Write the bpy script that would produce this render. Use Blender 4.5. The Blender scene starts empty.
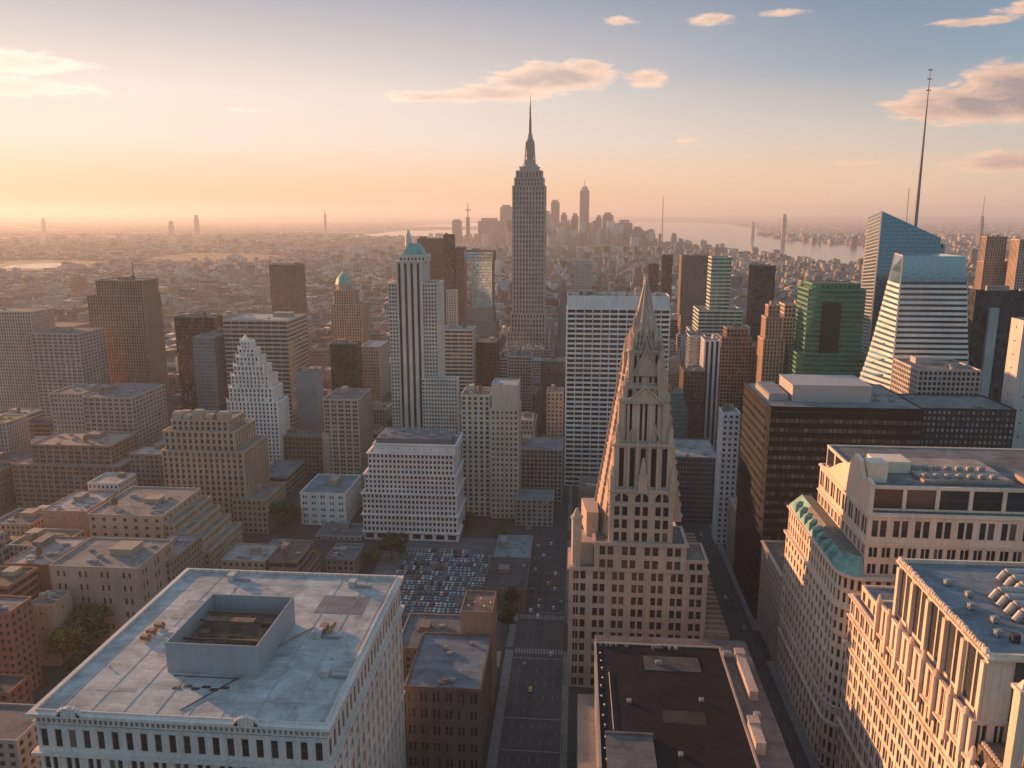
import bpy, math, random
import numpy as np
R_ = math.radians
random.seed(7); rng = np.random.default_rng(7)
sc = bpy.context.scene
# ------------------------------------------------------------------ camera
F_PX, CAM_H, PITCH, YAW = 800.0, 240.0, R_(12.0), R_(4.61)
cam = bpy.data.cameras.new('camera'); co = bpy.data.objects.new('camera', cam)
sc.collection.objects.link(co); sc.camera = co
cam.sensor_width = 36; cam.lens = 36 * F_PX / 1024; cam.clip_start = 1; cam.clip_end = 200000
co.location = (0, 0, CAM_H); co.rotation_euler = (math.pi/2 - PITCH, 0, YAW)
# ------------------------------------------------------------------ sun, sky, exposure
SUN_AZ, SUN_EL = 55.0, 8.0            # degrees left of the avenue direction, degrees above the horizon
SUN_STRENGTH, SKY_STRENGTH, HAZE_D = 5.0, 0.125, 6.6e-5
sd = bpy.data.lights.new('sun', 'SUN'); sd.energy = SUN_STRENGTH; sd.angle = R_(0.6); sd.color = (1, .495, .225)
so = bpy.data.objects.new('sun', sd); sc.collection.objects.link(so)
so.rotation_euler = (R_(90 - SUN_EL), 0, R_(180 + SUN_AZ)); so.location = (-4000, 3000, 800)
sc.view_settings.view_transform = 'Standard'; sc.view_settings.look = 'None'
sc.view_settings.exposure = 0.88; sc.view_settings.gamma = 1; sc.view_settings.use_curve_mapping = False
cy = sc.cycles
cy.max_bounces = 4; cy.diffuse_bounces = 2; cy.glossy_bounces = 2; cy.transmission_bounces = 2; cy.volume_bounces = 1
cy.caustics_reflective = False; cy.caustics_refractive = False; cy.use_denoising = True
cy.sample_clamp_indirect = 4

world = bpy.data.worlds.new('World'); sc.world = world; world.use_nodes = True

class NT:
    """small helper for node trees"""
    def __init__(s, tree): s.t = tree; s.n = tree.nodes; s.l = tree.links
    def new(s, typ, **kw):
        n = s.n.new(typ)
        for k, v in kw.items(): setattr(n, k, v)
        return n
    def put(s, sock, v):
        if v is None: return
        if isinstance(v, bpy.types.NodeSocket): s.l.new(v, sock)
        elif isinstance(v, (tuple, list)) and len(v) == 3 and sock.type == 'RGBA': sock.default_value = (*v, 1)
        else: sock.default_value = v
    def m(s, op, a, b=None, c=None, clamp=False):
        n = s.new('ShaderNodeMath', operation=op, use_clamp=clamp)
        for i, v in enumerate((a, b, c)): s.put(n.inputs[i], v)
        return n.outputs[0]
    def v(s, op, a, b=None, scale=None):
        n = s.new('ShaderNodeVectorMath', operation=op); s.put(n.inputs[0], a); s.put(n.inputs[1], b)
        if scale is not None: s.put(n.inputs['Scale'], scale)
        return n.outputs[1] if op in ('DOT_PRODUCT', 'LENGTH') else n.outputs[0]
    def noise(s, vec, scale, detail=4, rough=.55, dist=0):
        n = s.new('ShaderNodeTexNoise'); s.put(n.inputs['Vector'], vec); n.inputs['Scale'].default_value = scale
        n.inputs['Detail'].default_value = detail; n.inputs['Roughness'].default_value = rough; n.inputs['Distortion'].default_value = dist
        return n.outputs['Fac']
    def ramp(s, f, stops, interp='LINEAR'):
        n = s.new('ShaderNodeValToRGB'); s.put(n.inputs[0], f); cr = n.color_ramp; cr.interpolation = interp
        while len(cr.elements) < len(stops): cr.elements.new(.5)
        for e, (p, c) in zip(cr.elements, stops): e.position = p; e.color = (*c, 1) if len(c) == 3 else c
        return n.outputs[0]
    def mr(s, f, a, b, c=0, d=1, smooth=False):
        n = s.new('ShaderNodeMapRange'); n.interpolation_type = 'SMOOTHSTEP' if smooth else 'LINEAR'
        for i, v in enumerate((f, a, b, c, d)): s.put(n.inputs[i], v)
        return n.outputs[0]
    def mix(s, f, a, b, blend='MIX'):
        n = s.new('ShaderNodeMix', data_type='RGBA', blend_type=blend); s.put(n.inputs[0], f); s.put(n.inputs[6], a); s.put(n.inputs[7], b)
        return n.outputs[2]
    def comb(s, x, y, z):
        n = s.new('ShaderNodeCombineXYZ')
        for i, v in enumerate((x, y, z)): s.put(n.inputs[i], v)
        return n.outputs[0]
    def sep(s, v):
        n = s.new('ShaderNodeSeparateXYZ'); s.put(n.inputs[0], v); return n.outputs

# ---- the sky: Nishita, with the evening's clouds at infinity
w = NT(world.node_tree); w.n.clear()
sky = w.new('ShaderNodeTexSky', sky_type='NISHITA', sun_disc=False)
sky.sun_elevation = R_(SUN_EL); sky.sun_rotation = R_(-SUN_AZ)
sky.altitude = 200; sky.air_density = 1.0; sky.dust_density = 1.2; sky.ozone_density = 3.0
tc = w.new('ShaderNodeTexCoord'); dx, dy, dz = w.sep(tc.outputs['Generated'])[:3]
az = w.m('ARCTAN2', dx, dy); el = w.m('ARCSINE', dz)
CLOUDS = [  # azimuth right of the avenue, elevation, half widths (deg), weight
    (-9.5, 7.75, 4.2, .42, 1.0), (-5.6, 8.0, 3.4, .6, 1.15), (-1.6, 9.0, 3.6, .9, 1.4), (-3.4, 8.7, 3.0, .8, 1.2), (.4, 9.5, 1.8, .55, 1.0), (4.2, 8.8, 1.6, .6, .95),
    (2.6, 12.3, 1.3, .35, .75), (8.6, 12.2, 1.5, .4, .85), (12.6, 12.3, 2.2, .3, .6),
    (24.4, 6.4, 4.6, 1.1, 1.3), (28.0, 6.9, 5.0, 1.6, 1.6), (24.0, 10.9, 3.4, .3, .75), (27.0, 11.4, 2.2, .45, .95),
    (27.5, 3.0, 4.6, .6, 1.15), (22.5, 12.7, .9, .3, .6), (7.3, 4.9, 1.1, .25, .65), (14.5, 4.2, 1.9, .2, .55), (18, 3.2, 2.4, .22, .5),
    (-38.5, 8.6, 7.5, .7, 1.1), (-37.0, 7.3, 7.5, .55, 1.05), (-22.0, 6.6, 2.0, .22, .5)]
sunside = w.mr(w.m('COSINE', w.m('ADD', az, R_(48))), .25, 1.0, 0, 1, True)
eln = w.m('DIVIDE', el, math.pi/2)
def lin(r, g, b): return tuple((c/255)**2.2 for c in (r, g, b))
away = w.ramp(eln, [(0, lin(242, 200, 164)), (.025, lin(240, 204, 172)), (.06, lin(204, 194, 184)), (.10, lin(140, 158, 174)), (.16, lin(100, 130, 158)), (.45, lin(118, 142, 172)), (1, lin(112, 136, 170))])
toward = w.ramp(eln, [(0, lin(235, 178, 130)), (.02, lin(244, 203, 161)), (.05, lin(248, 226, 210)), (.085, lin(246, 228, 214)), (.15, lin(178, 178, 184)), (.45, lin(138, 154, 176)), (1, lin(112, 136, 170))])
dusk = w.mr(w.m('COSINE', w.m('ADD', az, R_(SUN_AZ))), -.35, .35, 0, 1.0, True)
behind = w.ramp(eln, [(0, lin(160, 174, 178)), (.06, lin(152, 181, 192)), (.2, lin(134, 175, 194)), (1, lin(118, 158, 184))])     # clear blue sky opposite the sunset
air = w.v('SCALE', w.mix(dusk, behind, w.mix(sunside, away, toward)), scale=.57/SKY_STRENGTH)
skyc = w.mix(.97, sky.outputs[0], air)
M = None
for a0, e0, wa, we, wt in CLOUDS:
    a = w.m('DIVIDE', w.m('SUBTRACT', az, R_(a0)), R_(wa)); e = w.m('DIVIDE', w.m('SUBTRACT', el, R_(e0)), R_(we))
    q = w.m('EXPONENT', w.m('MULTIPLY', w.m('ADD', w.m('MULTIPLY', a, a), w.m('MULTIPLY', e, e)), -1.0))
    q = w.m('MULTIPLY', q, wt); M = q if M is None else w.m('MAXIMUM', M, q)
def cloud_density(da, de):
    p = w.comb(w.m('ADD', w.m('MULTIPLY', az, 14.0), da), w.m('ADD', w.m('MULTIPLY', el, 52.0), de), 0)
    n = w.noise(p, 1.9, 8, .66, .5)
    return w.m('ADD', w.m('MULTIPLY', w.m('SUBTRACT', n, .5), w.m('ADD', 1.3, w.m('MULTIPLY', M, .9))), w.m('MULTIPLY', M, 1.15))
d0 = cloud_density(0, 0); d1 = cloud_density(-.16, .22)
cov = w.mr(d0, .30, .80, 0, 1, True)
thick = w.mr(w.m('ADD', w.m('MULTIPLY', d1, .75), w.m('MULTIPLY', d0, .25)), .45, 1.5, 0, 1)
sunward = w.m('POWER', w.m('MAXIMUM', w.m('COSINE', w.m('ADD', az, R_(SUN_AZ))), 0.0), 2.0)
lit = w.mix(sunward, (4.7, 2.9, 2.0), (6.0, 5.0, 4.1)); drk = w.mix(sunward, (1.7, 1.3, 1.27), (4.6, 3.7, 3.0))
ccol = w.mix(thick, lit, drk)
bg = w.new('ShaderNodeBackground'); bg.inputs['Strength'].default_value = SKY_STRENGTH
w.put(bg.inputs['Color'], w.mix(w.m('MULTIPLY', cov, .92), skyc, ccol))
wo = w.new('ShaderNodeOutputWorld'); w.l.new(bg.outputs[0], wo.inputs['Surface'])

# ------------------------------------------------------------------ camera model used for measuring the site
_fw = np.array([-math.sin(YAW)*math.cos(PITCH), math.cos(YAW)*math.cos(PITCH), -math.sin(PITCH)])
_rt = np.array([math.cos(YAW), math.sin(YAW), 0.0]); _up = np.cross(_rt, _fw)
def ray(px, py): return _fw + (px-512)/F_PX*_rt - (py-384)/F_PX*_up
def at_y(px, py, Y): d = ray(px, py); return np.array([0, 0, CAM_H]) + d*(Y/d[1])
def at_z(px, py, z): d = ray(px, py); return np.array([0, 0, CAM_H]) + d*((z-CAM_H)/d[2])
def proj(x, y, z):
    v = np.array([x, y, z-CAM_H]); dd = max(float(v @ _fw), .1)
    return 512 + F_PX*float(v @ _rt)/dd, 384 - F_PX*float(v @ _up)/dd, dd

# ------------------------------------------------------------------ materials
def mat(name):
    m = bpy.data.materials.new(name); m.use_nodes = True; t = NT(m.node_tree)
    return m, t, t.n['Principled BSDF']
def obj_vec(t, per_object=True):
    c = t.new('ShaderNodeTexCoord').outputs['Object']
    if per_object:
        r = t.new('ShaderNodeObjectInfo').outputs['Random']
        c = t.v('ADD', c, t.comb(t.m('MULTIPLY', r, 371.0), t.m('MULTIPLY', r, 173.0), 0))
    return c
def wall_mat(name, rough=.85, contrast=1.0, streak=1.0):
    m, t, p = mat(name); c = obj_vec(t, False)
    oc = t.new('ShaderNodeObjectInfo').outputs['Color']
    big = t.noise(c, .045, 4); sml = t.noise(c, .7, 5, .7)
    st = t.noise(t.v('MULTIPLY', c, (1.1, 1.1, .045)), .9, 4, .6)
    f = t.m('ADD', t.m('MULTIPLY', t.m('SUBTRACT', big, .5), .75*contrast), t.m('MULTIPLY', t.m('SUBTRACT', st, .5), .65*streak))
    f = t.m('ADD', f, t.m('MULTIPLY', t.m('SUBTRACT', sml, .5), .5*contrast)); f = t.m('ADD', f, 1.0)
    col = t.v('SCALE', oc, scale=f)
    hue = t.mix(t.mr(t.noise(c, .11, 3), .4, .7), (1.05, .98, .92), (.95, 1.0, 1.04)); col = t.mix(1.0, col, hue, 'MULTIPLY')
    t.put(p.inputs['Base Color'], col); t.put(p.inputs['Roughness'], t.mr(sml, .2, .8, rough-.1, min(1, rough+.1)))
    p.inputs['Specular IOR Level'].default_value = .3
    b = t.new('ShaderNodeBump'); b.inputs['Strength'].default_value = .35; b.inputs['Distance'].default_value = .12
    t.put(b.inputs['Height'], sml); t.l.new(b.outputs[0], p.inputs['Normal'])
    return m
WALL = wall_mat('stone_and_brick'); METAL = wall_mat('painted_metal', .5, .5, .6)
def roof_mat():
    m, t, p = mat('flat_roofing'); c = obj_vec(t)
    oc = t.new('ShaderNodeObjectInfo').outputs['Color']
    a = t.noise(c, .09, 5, .65, .8); b = t.noise(c, 1.2, 5, .7); s = t.noise(t.v('MULTIPLY', c, (.12, 1.0, 1)), .5, 4, .6, 1.2)
    f = t.m('ADD', t.mr(a, .3, .7, .55, 1.2), t.m('MULTIPLY', t.m('SUBTRACT', b, .5), .5))
    f = t.m('ADD', f, t.m('MULTIPLY', t.m('SUBTRACT', s, .5), .55))
    br = t.new('ShaderNodeTexBrick'); t.put(br.inputs['Vector'], c); br.inputs['Scale'].default_value = .22
    br.inputs['Color1'].default_value = (1, 1, 1, 1); br.inputs['Color2'].default_value = (.9, .9, .9, 1); br.inputs['Mortar'].default_value = (.74, .74, .75, 1)
    br.inputs['Mortar Size'].default_value = .012; br.inputs['Brick Width'].default_value = 3.2; br.inputs['Row Height'].default_value = .45
    col = t.mix(1.0, t.v('SCALE', oc, scale=f), br.outputs[0], 'MULTIPLY')
    dirt = t.mr(t.noise(c, .22, 6, .7, 1.5), .58, .72)
    col = t.mix(t.m('MULTIPLY', dirt, .7), col, t.mix(1.0, col, (.62, .50, .41), 'MULTIPLY'))
    t.put(p.inputs['Base Color'], col); p.inputs['Roughness'].default_value = .85; p.inputs['Specular IOR Level'].default_value = .12
    bp = t.new('ShaderNodeBump'); bp.inputs['Strength'].default_value = .4; bp.inputs['Distance'].default_value = .1
    t.put(bp.inputs['Height'], b); t.l.new(bp.outputs[0], p.inputs['Normal'])
    return m
ROOF = roof_mat()
def simple(name, col, rough=.6, metal=0.0, vary=.25, scale=1.0):
    m, t, p = mat(name); c = obj_vec(t)
    f = t.mr(t.noise(c, scale, 5, .65), .25, .75, 1-vary, 1+vary)
    t.put(p.inputs['Base Color'], t.v('SCALE', col, scale=f)); p.inputs['Roughness'].default_value = rough; p.inputs['Metallic'].default_value = metal
    return m
def glass_mat(name, metallic, rough, lo, hi, blinds=.22):
    m, t, p = mat(name); oi = t.new('ShaderNodeObjectInfo'); g = t.new('ShaderNodeNewGeometry')
    r = t.m('FRACT', t.m('ADD', t.m('MULTIPLY', oi.outputs['Random'], 7.31), g.outputs['Random Per Island']))
    r2 = t.m('FRACT', t.m('MULTIPLY', r, 13.7))
    col = t.v('SCALE', oi.outputs['Color'], scale=t.mr(r, 0, 1, lo, hi))
    if blinds > 0:
        col = t.mix(t.m('LESS_THAN', r2, blinds), col, t.mix(r, (.07, .06, .055), (.2, .175, .15)))
    t.put(p.inputs['Base Color'], col); p.inputs['Metallic'].default_value = metallic
    t.put(p.inputs['Roughness'], t.mr(r2, 0, 1, rough*.6, rough*1.6))
    b = t.new('ShaderNodeBump'); b.inputs['Strength'].default_value = .06; b.inputs['Distance'].default_value = .3
    t.put(b.inputs['Height'], t.noise(t.new('ShaderNodeTexCoord').outputs['Object'], .35, 2)); t.l.new(b.outputs[0], p.inputs['Normal'])
    return m
GLASS = glass_mat('window_glass', 0.0, .12, .6, 1.4, .05); PANE = None; DARKGLASS = glass_mat('dark_window_glass', 0.0, .1, .5, 2.2, 0)
DARKGLASS.node_tree.nodes['Principled BSDF'].inputs['Specular IOR Level'].default_value = .18
m_, t, p = mat('dark_window_pane'); r = t.new('ShaderNodeNewGeometry').outputs['Random Per Island']; oi = t.new('ShaderNodeObjectInfo').outputs['Random']
r = t.m('FRACT', t.m('ADD', r, oi)); t.put(p.inputs['Base Color'], t.ramp(r, [(0, (.012,.013,.016)), (.3, (.03,.032,.036)), (.6, (.02,.02,.022)), (.78, (.055,.055,.055)), (.9, (.12,.105,.09)), (.96, (.22,.19,.15))], 'CONSTANT')); p.inputs['Roughness'].default_value = .12; PANE = m_
CURTAIN = glass_mat('curtain_wall_glass', .7, .09, .7, 1.2, 0)
FRAME = simple('window_frame_paint', (.16, .14, .12), .5)
PLANT = simple('rooftop_plant_metal', (.33, .33, .33), .45, .3)
RUST = simple('rusty_steel', (.26, .16, .1), .7, .1, .5, .8)
WOOD = simple('weathered_wood', (.16, .11, .08), .9, 0, .4, 1.5)
TARBLK = simple('black_membrane', (.035, .034, .036), .7, 0, .35, .3)
COPPER = simple('green_copper', (.17, .36, .33), .6, .1, .45, .35)
PAINT = simple('road_paint', (.24, .235, .22), .6, 0, .35, .8)
RUBBER = simple('dark_trim', (.03, .03, .035), .4)

# ------------------------------------------------------------------ mesh collector
class MB:
    def __init__(s): s.v = []; s.f = []; s.m = []
    def quad(s, a, b, c, d, mi=0):
        k = len(s.v); s.v += [tuple(a), tuple(b), tuple(c), tuple(d)]; s.f.append((k, k+1, k+2, k+3)); s.m.append(mi)
    def box(s, x0, x1, y0, y1, z0, z1, mi=0, bottom=True):
        k = len(s.v)
        s.v += [(x0,y0,z0),(x1,y0,z0),(x1,y1,z0),(x0,y1,z0),(x0,y0,z1),(x1,y0,z1),(x1,y1,z1),(x0,y1,z1)]
        fs = [(0,1,5,4),(1,2,6,5),(2,3,7,6),(3,0,4,7),(4,5,6,7)] + ([(3,2,1,0)] if bottom else [])
        s.f += [tuple(k+i for i in f) for f in fs]; s.m += [mi]*len(fs)
    def obox(s, p, u, n, a0, a1, b0, b1, z0, z1, mi=0, tilt=(0, 0)):
        """box along wall direction u from a0 to a1, from b0 to b1 along the outward normal n"""
        k = len(s.v)
        for z in (z0, z1):
            tx, ty = tilt[0]*z, tilt[1]*z
            for a, b in ((a0,b1),(a1,b1),(a1,b0),(a0,b0)):
                s.v.append((p[0]+u[0]*a+n[0]*b+tx, p[1]+u[1]*a+n[1]*b+ty, z))
        fs = [(0,1,5,4),(1,2,6,5),(3,0,4,7),(4,5,6,7),(3,2,1,0)]
        s.f += [tuple(k+i for i in f) for f in fs]; s.m += [mi]*len(fs)
    def prism(s, poly, z0, z1, mi=0, top=None, cap=True, scale=1.0, shift=(0, 0)):
        """extruded counter-clockwise outline; scale shrinks the top about its centre"""
        k = len(s.v); n = len(poly); cx = sum(p[0] for p in poly)/n; cy_ = sum(p[1] for p in poly)/n
        s.v += [(p[0], p[1], z0) for p in poly]
        s.v += [(cx+(p[0]-cx)*scale+shift[0], cy_+(p[1]-cy_)*scale+shift[1], z1) for p in poly]
        for i in range(n):
            j = (i+1) % n; s.f.append((k+i, k+j, k+n+j, k+n+i)); s.m.append(mi)
        if cap: s.f.append(tuple(k+n+i for i in range(n))); s.m.append(mi if top is None else top)
    def cyl(s, x, y, z0, z1, r0, r1=None, n=10, mi=0):
        r1 = r0 if r1 is None else r1
        k = len(s.v)
        for z, r in ((z0, r0), (z1, r1)):
            s.v += [(x+r*math.cos(2*math.pi*i/n), y+r*math.sin(2*math.pi*i/n), z) for i in range(n)]
        for i in range(n):
            j = (i+1) % n; s.f.append((k+i, k+j, k+n+j, k+n+i)); s.m.append(mi)
        s.f.append(tuple(k+n+i for i in range(n))); s.m.append(mi)
    def tube(s, a, b, r, n=6, mi=0, r2=None):
        a = np.array(a, float); b = np.array(b, float); d = b-a; d /= (np.linalg.norm(d) or 1)
        e = np.cross(d, [0, 0, 1.0]) if abs(d[2]) < .95 else np.cross(d, [1.0, 0, 0]); e /= np.linalg.norm(e); g = np.cross(d, e)
        k = len(s.v)
        for c, rr in ((a, r), (b, r if r2 is None else r2)):
            for i in range(n):
                t = 2*math.pi*i/n; q = c + rr*(math.cos(t)*e + math.sin(t)*g); s.v.append(tuple(q))
        for i in range(n):
            j = (i+1) % n; s.f.append((k+i, k+j, k+n+j, k+n+i)); s.m.append(mi)
        s.f.append(tuple(k+n+i for i in range(n))); s.m.append(mi)
        s.f.append(tuple(k+n-1-i for i in range(n))); s.m.append(mi)
    def build(s, name, mats, parent=None, off=(0, 0, 0), color=None, smooth=False):
        me = bpy.data.meshes.new(name); o3 = off
        me.from_pydata([(x-o3[0], y-o3[1], z-o3[2]) for x, y, z in s.v], [], s.f)
        for m_ in (mats if isinstance(mats, (list, tuple)) else [mats]): me.materials.append(m_)
        me.polygons.foreach_set('material_index', s.m)
        if smooth: me.polygons.foreach_set('use_smooth', [True]*len(s.f))
        me.update()
        o = bpy.data.objects.new(name, me); sc.collection.objects.link(o)
        if parent is not None: o.parent = parent
        else: o.location = off
        if color is not None: o.color = (*color, 1)
        return o
def tag(o, label=None, cat=None, group=None, kind=None):
    for k, v_ in (('label', label), ('category', cat), ('group', group), ('kind', kind)):
        if v_: o[k] = v_
    return o
def rect(x0, x1, y0, y1): return [(x0, y0), (x1, y0), (x1, y1), (x0, y1)]
def ngon(x, y, r, n, a0=0.0, sy=1.0): return [(x+r*math.cos(a0+2*math.pi*i/n), y+sy*r*math.sin(a0+2*math.pi*i/n)) for i in range(n)]
def inset(poly, d):
    cx = sum(p[0] for p in poly)/len(poly); cy_ = sum(p[1] for p in poly)/len(poly); out = []
    n = len(poly)
    for i in range(n):
        a, b, c = poly[i-1], poly[i], poly[(i+1) % n]
        u1 = np.array([b[0]-a[0], b[1]-a[1]]); u2 = np.array([c[0]-b[0], c[1]-b[1]]); u1 = u1/np.linalg.norm(u1); u2 = u2/np.linalg.norm(u2)
        n1 = np.array([-u1[1], u1[0]]); n2 = np.array([-u2[1], u2[0]]); k = n1+n2; k = k/(1+float(n1 @ n2)+1e-6)
        out.append((b[0]+k[0]*d, b[1]+k[1]*d))
    return out

# ------------------------------------------------------------------ buildings
ST = dict(
    punch=dict(bw=4.2, fh=3.8, pw=.5, sh=.46, pd=.35, sd=.28), pair=dict(bw=6.0, fh=4.0, pw=.36, sh=.42, pd=.4, sd=.3, pair=.07),
    small=dict(bw=3.6, fh=4.2, pw=.52, sh=.50, pd=.35, sd=.24), dense=dict(bw=2.8, fh=3.6, pw=.42, sh=.45, pd=.4, sd=.3),
    ribbon=dict(bw=9.0, fh=4.6, pw=.05, sh=.46, pd=.22, sd=.4), vert=dict(bw=3.2, fh=3.8, pw=.48, sh=.3, pd=.8, sd=.2),
    fins=dict(bw=2.2, fh=3.8, pw=.4, sh=.22, pd=.6, sd=.1), grid=dict(bw=3.4, fh=3.8, pw=.3, sh=.35, pd=.5, sd=.42),
    curtain=dict(bw=2.4, fh=3.9, pw=.07, sh=.14, pd=.14, sd=.1, cur=1), blank=dict(bw=12, fh=9, pw=.9, sh=.9, pd=.2, sd=.16))
GL = (.03, .033, .038)
HERO = []           # footprints and visible extents, for the filler city
PANE_MIN = 9.0      # px^2: windows at least this large are parts of their own
class Building:
    def __init__(s, name, label, cat, x, y, color, roof=(.22, .21, .21), glass=GL, group=None, cur=False):
        lum = .3*color[0]+.55*color[1]+.15*color[2]; color = tuple((.74*c_+.26*lum)*1.15 for c_ in color)
        s.loc = (x, y, 0.0); s.color = color; s.roofc = tuple(.78*c_ for c_ in roof); s.glass = glass; s.cur = cur
        s.root = bpy.data.objects.new(name, None); sc.collection.objects.link(s.root); s.root.location = s.loc; s.root.empty_display_size = 5
        tag(s.root, label, cat, group); s.wall = MB(); s.roof = MB(); s.panes = []; s.extra = {}; s.zmax = 0; s.xs = []; s.ys = []
    def part(s, name, mb, m, color=None, kind=None, smooth=False):
        o = mb.build(name, m, s.root, s.loc, color if color is not None else s.color, smooth)
        if kind: o['kind'] = kind
        return o
    def sub(s, name, mb, m, parent, color=None): return mb.build(name, m, parent, s.loc, color if color is not None else s.color)
    def facade(s, p, q, z0, z1, st, force=False, wall=None, tilt=(0, 0)):
        L = math.hypot(q[0]-p[0], q[1]-p[1])
        if L < 1.0 or z1-z0 < 1.5: return
        u = ((q[0]-p[0])/L, (q[1]-p[1])/L); n = (u[1], -u[0])
        mx, my = (p[0]+q[0])/2, (p[1]+q[1])/2
        if not force and (-mx*n[0]-my*n[1])/math.hypot(mx, my) < -.12: return
        wl = wall or s.wall; pd, sdp = st['pd'], st['sd']
        nb = max(1, round(L/st['bw'])); nf = max(1, round((z1-z0)/st['fh'])); bw = L/nb; fh = (z1-z0)/nf
        pw = st['pw']*bw; sh = st['sh']*fh; ev = st.get('every', 1)
        for k in range(0, nb+1, ev):
            a0 = 0 if k == 0 else k*bw-pw/2; a1 = L+pd-.004 if k == nb else (pw/2 if k == 0 else k*bw+pw/2)
            wl.obox(p, u, n, a0, a1, 0, pd, z0, z1-.002, 0, tilt)
        sm = s.extra.setdefault('spandrel', MB) if False else wl
        for j in range(nf+1):
            b0 = z0+j*fh-(0 if j == 0 else sh/2); b1 = z0+j*fh+(sh/2 if j < nf else -.004)
            if j == 0: b0, b1 = z0+.004, z0+sh/2
            sm.obox(p, u, n, .004, L-.004, 0, sdp, b0, b1, 0, tilt)
        cap = st.get('cap')
        for j in range(nf):
            c0 = z0+j*fh+sh/2; c1 = z0+(j+1)*fh-sh/2
            for k in range(0, nb, ev):
                a0 = k*bw+pw/2; a1 = min(nb, k+ev)*bw-pw/2
                if st.get('pair'):
                    mw = st['pair']*bw; mid = (a0+a1)/2
                    s.panes.append((p, u, n, a0, mid-mw/2, c0, c1, tilt)); s.panes.append((p, u, n, mid+mw/2, a1, c0, c1, tilt))
                    wl.obox(p, u, n, mid-mw/2, mid+mw/2, 0, pd*.6, c0, c1, 0, tilt)
                else: s.panes.append((p, u, n, a0, a1, c0, c1, tilt))
    def tier(s, poly, z0, z1, st=None, roof=True, parapet=.9, ledge=0.0, skip=(), force=False):
        """one storey block: outline, floor and top height, facade style"""
        s.wall.prism(poly, z0, z1, 0)
        if st:
            st = ST[st] if isinstance(st, str) else st
            for i in range(len(poly)):
                if i in skip: continue
                s.facade(poly[i], poly[(i+1) % len(poly)], z0, z1, st, force)
        pd = st['pd'] if st else 0
        if ledge: s.ledge(poly, z1-.25, .7, pd+ledge)
        if parapet:
            out = inset(poly, -pd-.02); inn = inset(poly, .35); k = len(poly)
            for i in range(k):
                j = (i+1) % k; a, b, c, d = out[i], out[j], inn[j], inn[i]
                V = [(a[0],a[1],z1-.3),(b[0],b[1],z1-.3),(a[0],a[1],z1+parapet),(b[0],b[1],z1+parapet),(c[0],c[1],z1+parapet),(d[0],d[1],z1+parapet),(c[0],c[1],z1),(d[0],d[1],z1)]
                b0 = len(s.wall.v); s.wall.v += V
                s.wall.f += [(b0,b0+1,b0+3,b0+2),(b0+2,b0+3,b0+4,b0+5),(b0+5,b0+4,b0+6,b0+7)]; s.wall.m += [0, 0, 0]
        if roof:
            inn = inset(poly, .36); b0 = len(s.roof.v); s.roof.v += [(a, b, z1+.06) for a, b in inn]
            s.roof.f.append(tuple(range(b0, b0+len(inn)))); s.roof.m.append(0)
        s.zmax = max(s.zmax, z1); s.xs += [p[0] for p in poly]; s.ys += [p[1] for p in poly]
    def ledge(s, poly, z, h, out, mb=None):
        mb = mb or s.wall; o = inset(poly, -out); i = inset(poly, .1); k = len(mb.v); n = len(poly)
        mb.v += [(a, b, z) for a, b in o]+[(a, b, z+h) for a, b in o]+[(a, b, z+h) for a, b in i]+[(a, b, z) for a, b in i]
        for q in range(n):
            r = (q+1) % n
            mb.f += [(k+q, k+r, k+n+r, k+n+q), (k+n+q, k+n+r, k+2*n+r, k+2*n+q), (k+r, k+q, k+3*n+q, k+3*n+r)]; mb.m += [0]*3
    def finish(s, wallm=None, vb=None, hero=True):
        wm = wallm or WALL; gm = CURTAIN if s.cur else (DARKGLASS if sum(s.color) < .3 else GLASS)
        # windows large enough in the photo become parts, the hundred largest of them
        sized = []
        for i, (p, u, n, a0, a1, c0, c1, tl) in enumerate(s.panes):
            A = (p[0]+u[0]*a0+tl[0]*c0, p[1]+u[1]*a0+tl[1]*c0); B = (p[0]+u[0]*a1+tl[0]*c0, p[1]+u[1]*a1+tl[1]*c0)
            x0, y0, d0 = proj(A[0], A[1], c0); x1, y1, d1 = proj(B[0], B[1], c0); x2, y2, d2 = proj(A[0], A[1], c1)
            ar = abs((x1-x0)*(y2-y0)-(y1-y0)*(x2-x0)); inside = -5 < x0 < 1029 and -5 < y0 < 780
            sized.append((ar if inside else 0, i))
        sized.sort(reverse=True); big = [i for ar, i in sized if ar >= PANE_MIN][:100]
        if len(big) < 6: big = []
        bs = set(big)
        own = bool(big) or s.cur or s.glass != GL
        if own: rest, rm = MB(), 0
        else: rest, rm = s.wall, 1
        for i, (p, u, n, a0, a1, c0, c1, tl) in enumerate(s.panes):
            if i in bs: continue
            o = .035
            def q(a, c): return (p[0]+u[0]*a+n[0]*o+tl[0]*c, p[1]+u[1]*a+n[1]*o+tl[1]*c, c)
            rest.quad(q(a0-.02, c0-.02), q(a1+.02, c0-.02), q(a1+.02, c1+.02), q(a0-.02, c1+.02), rm)
        if s.wall.f:
            s.wall.build('wall', [wm, PANE], s.root, s.loc, s.color)
        if own and rest.f: s.part('window', rest, gm, s.glass, 'stuff' if len(s.panes)-len(bs) > 1 else None)
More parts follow.
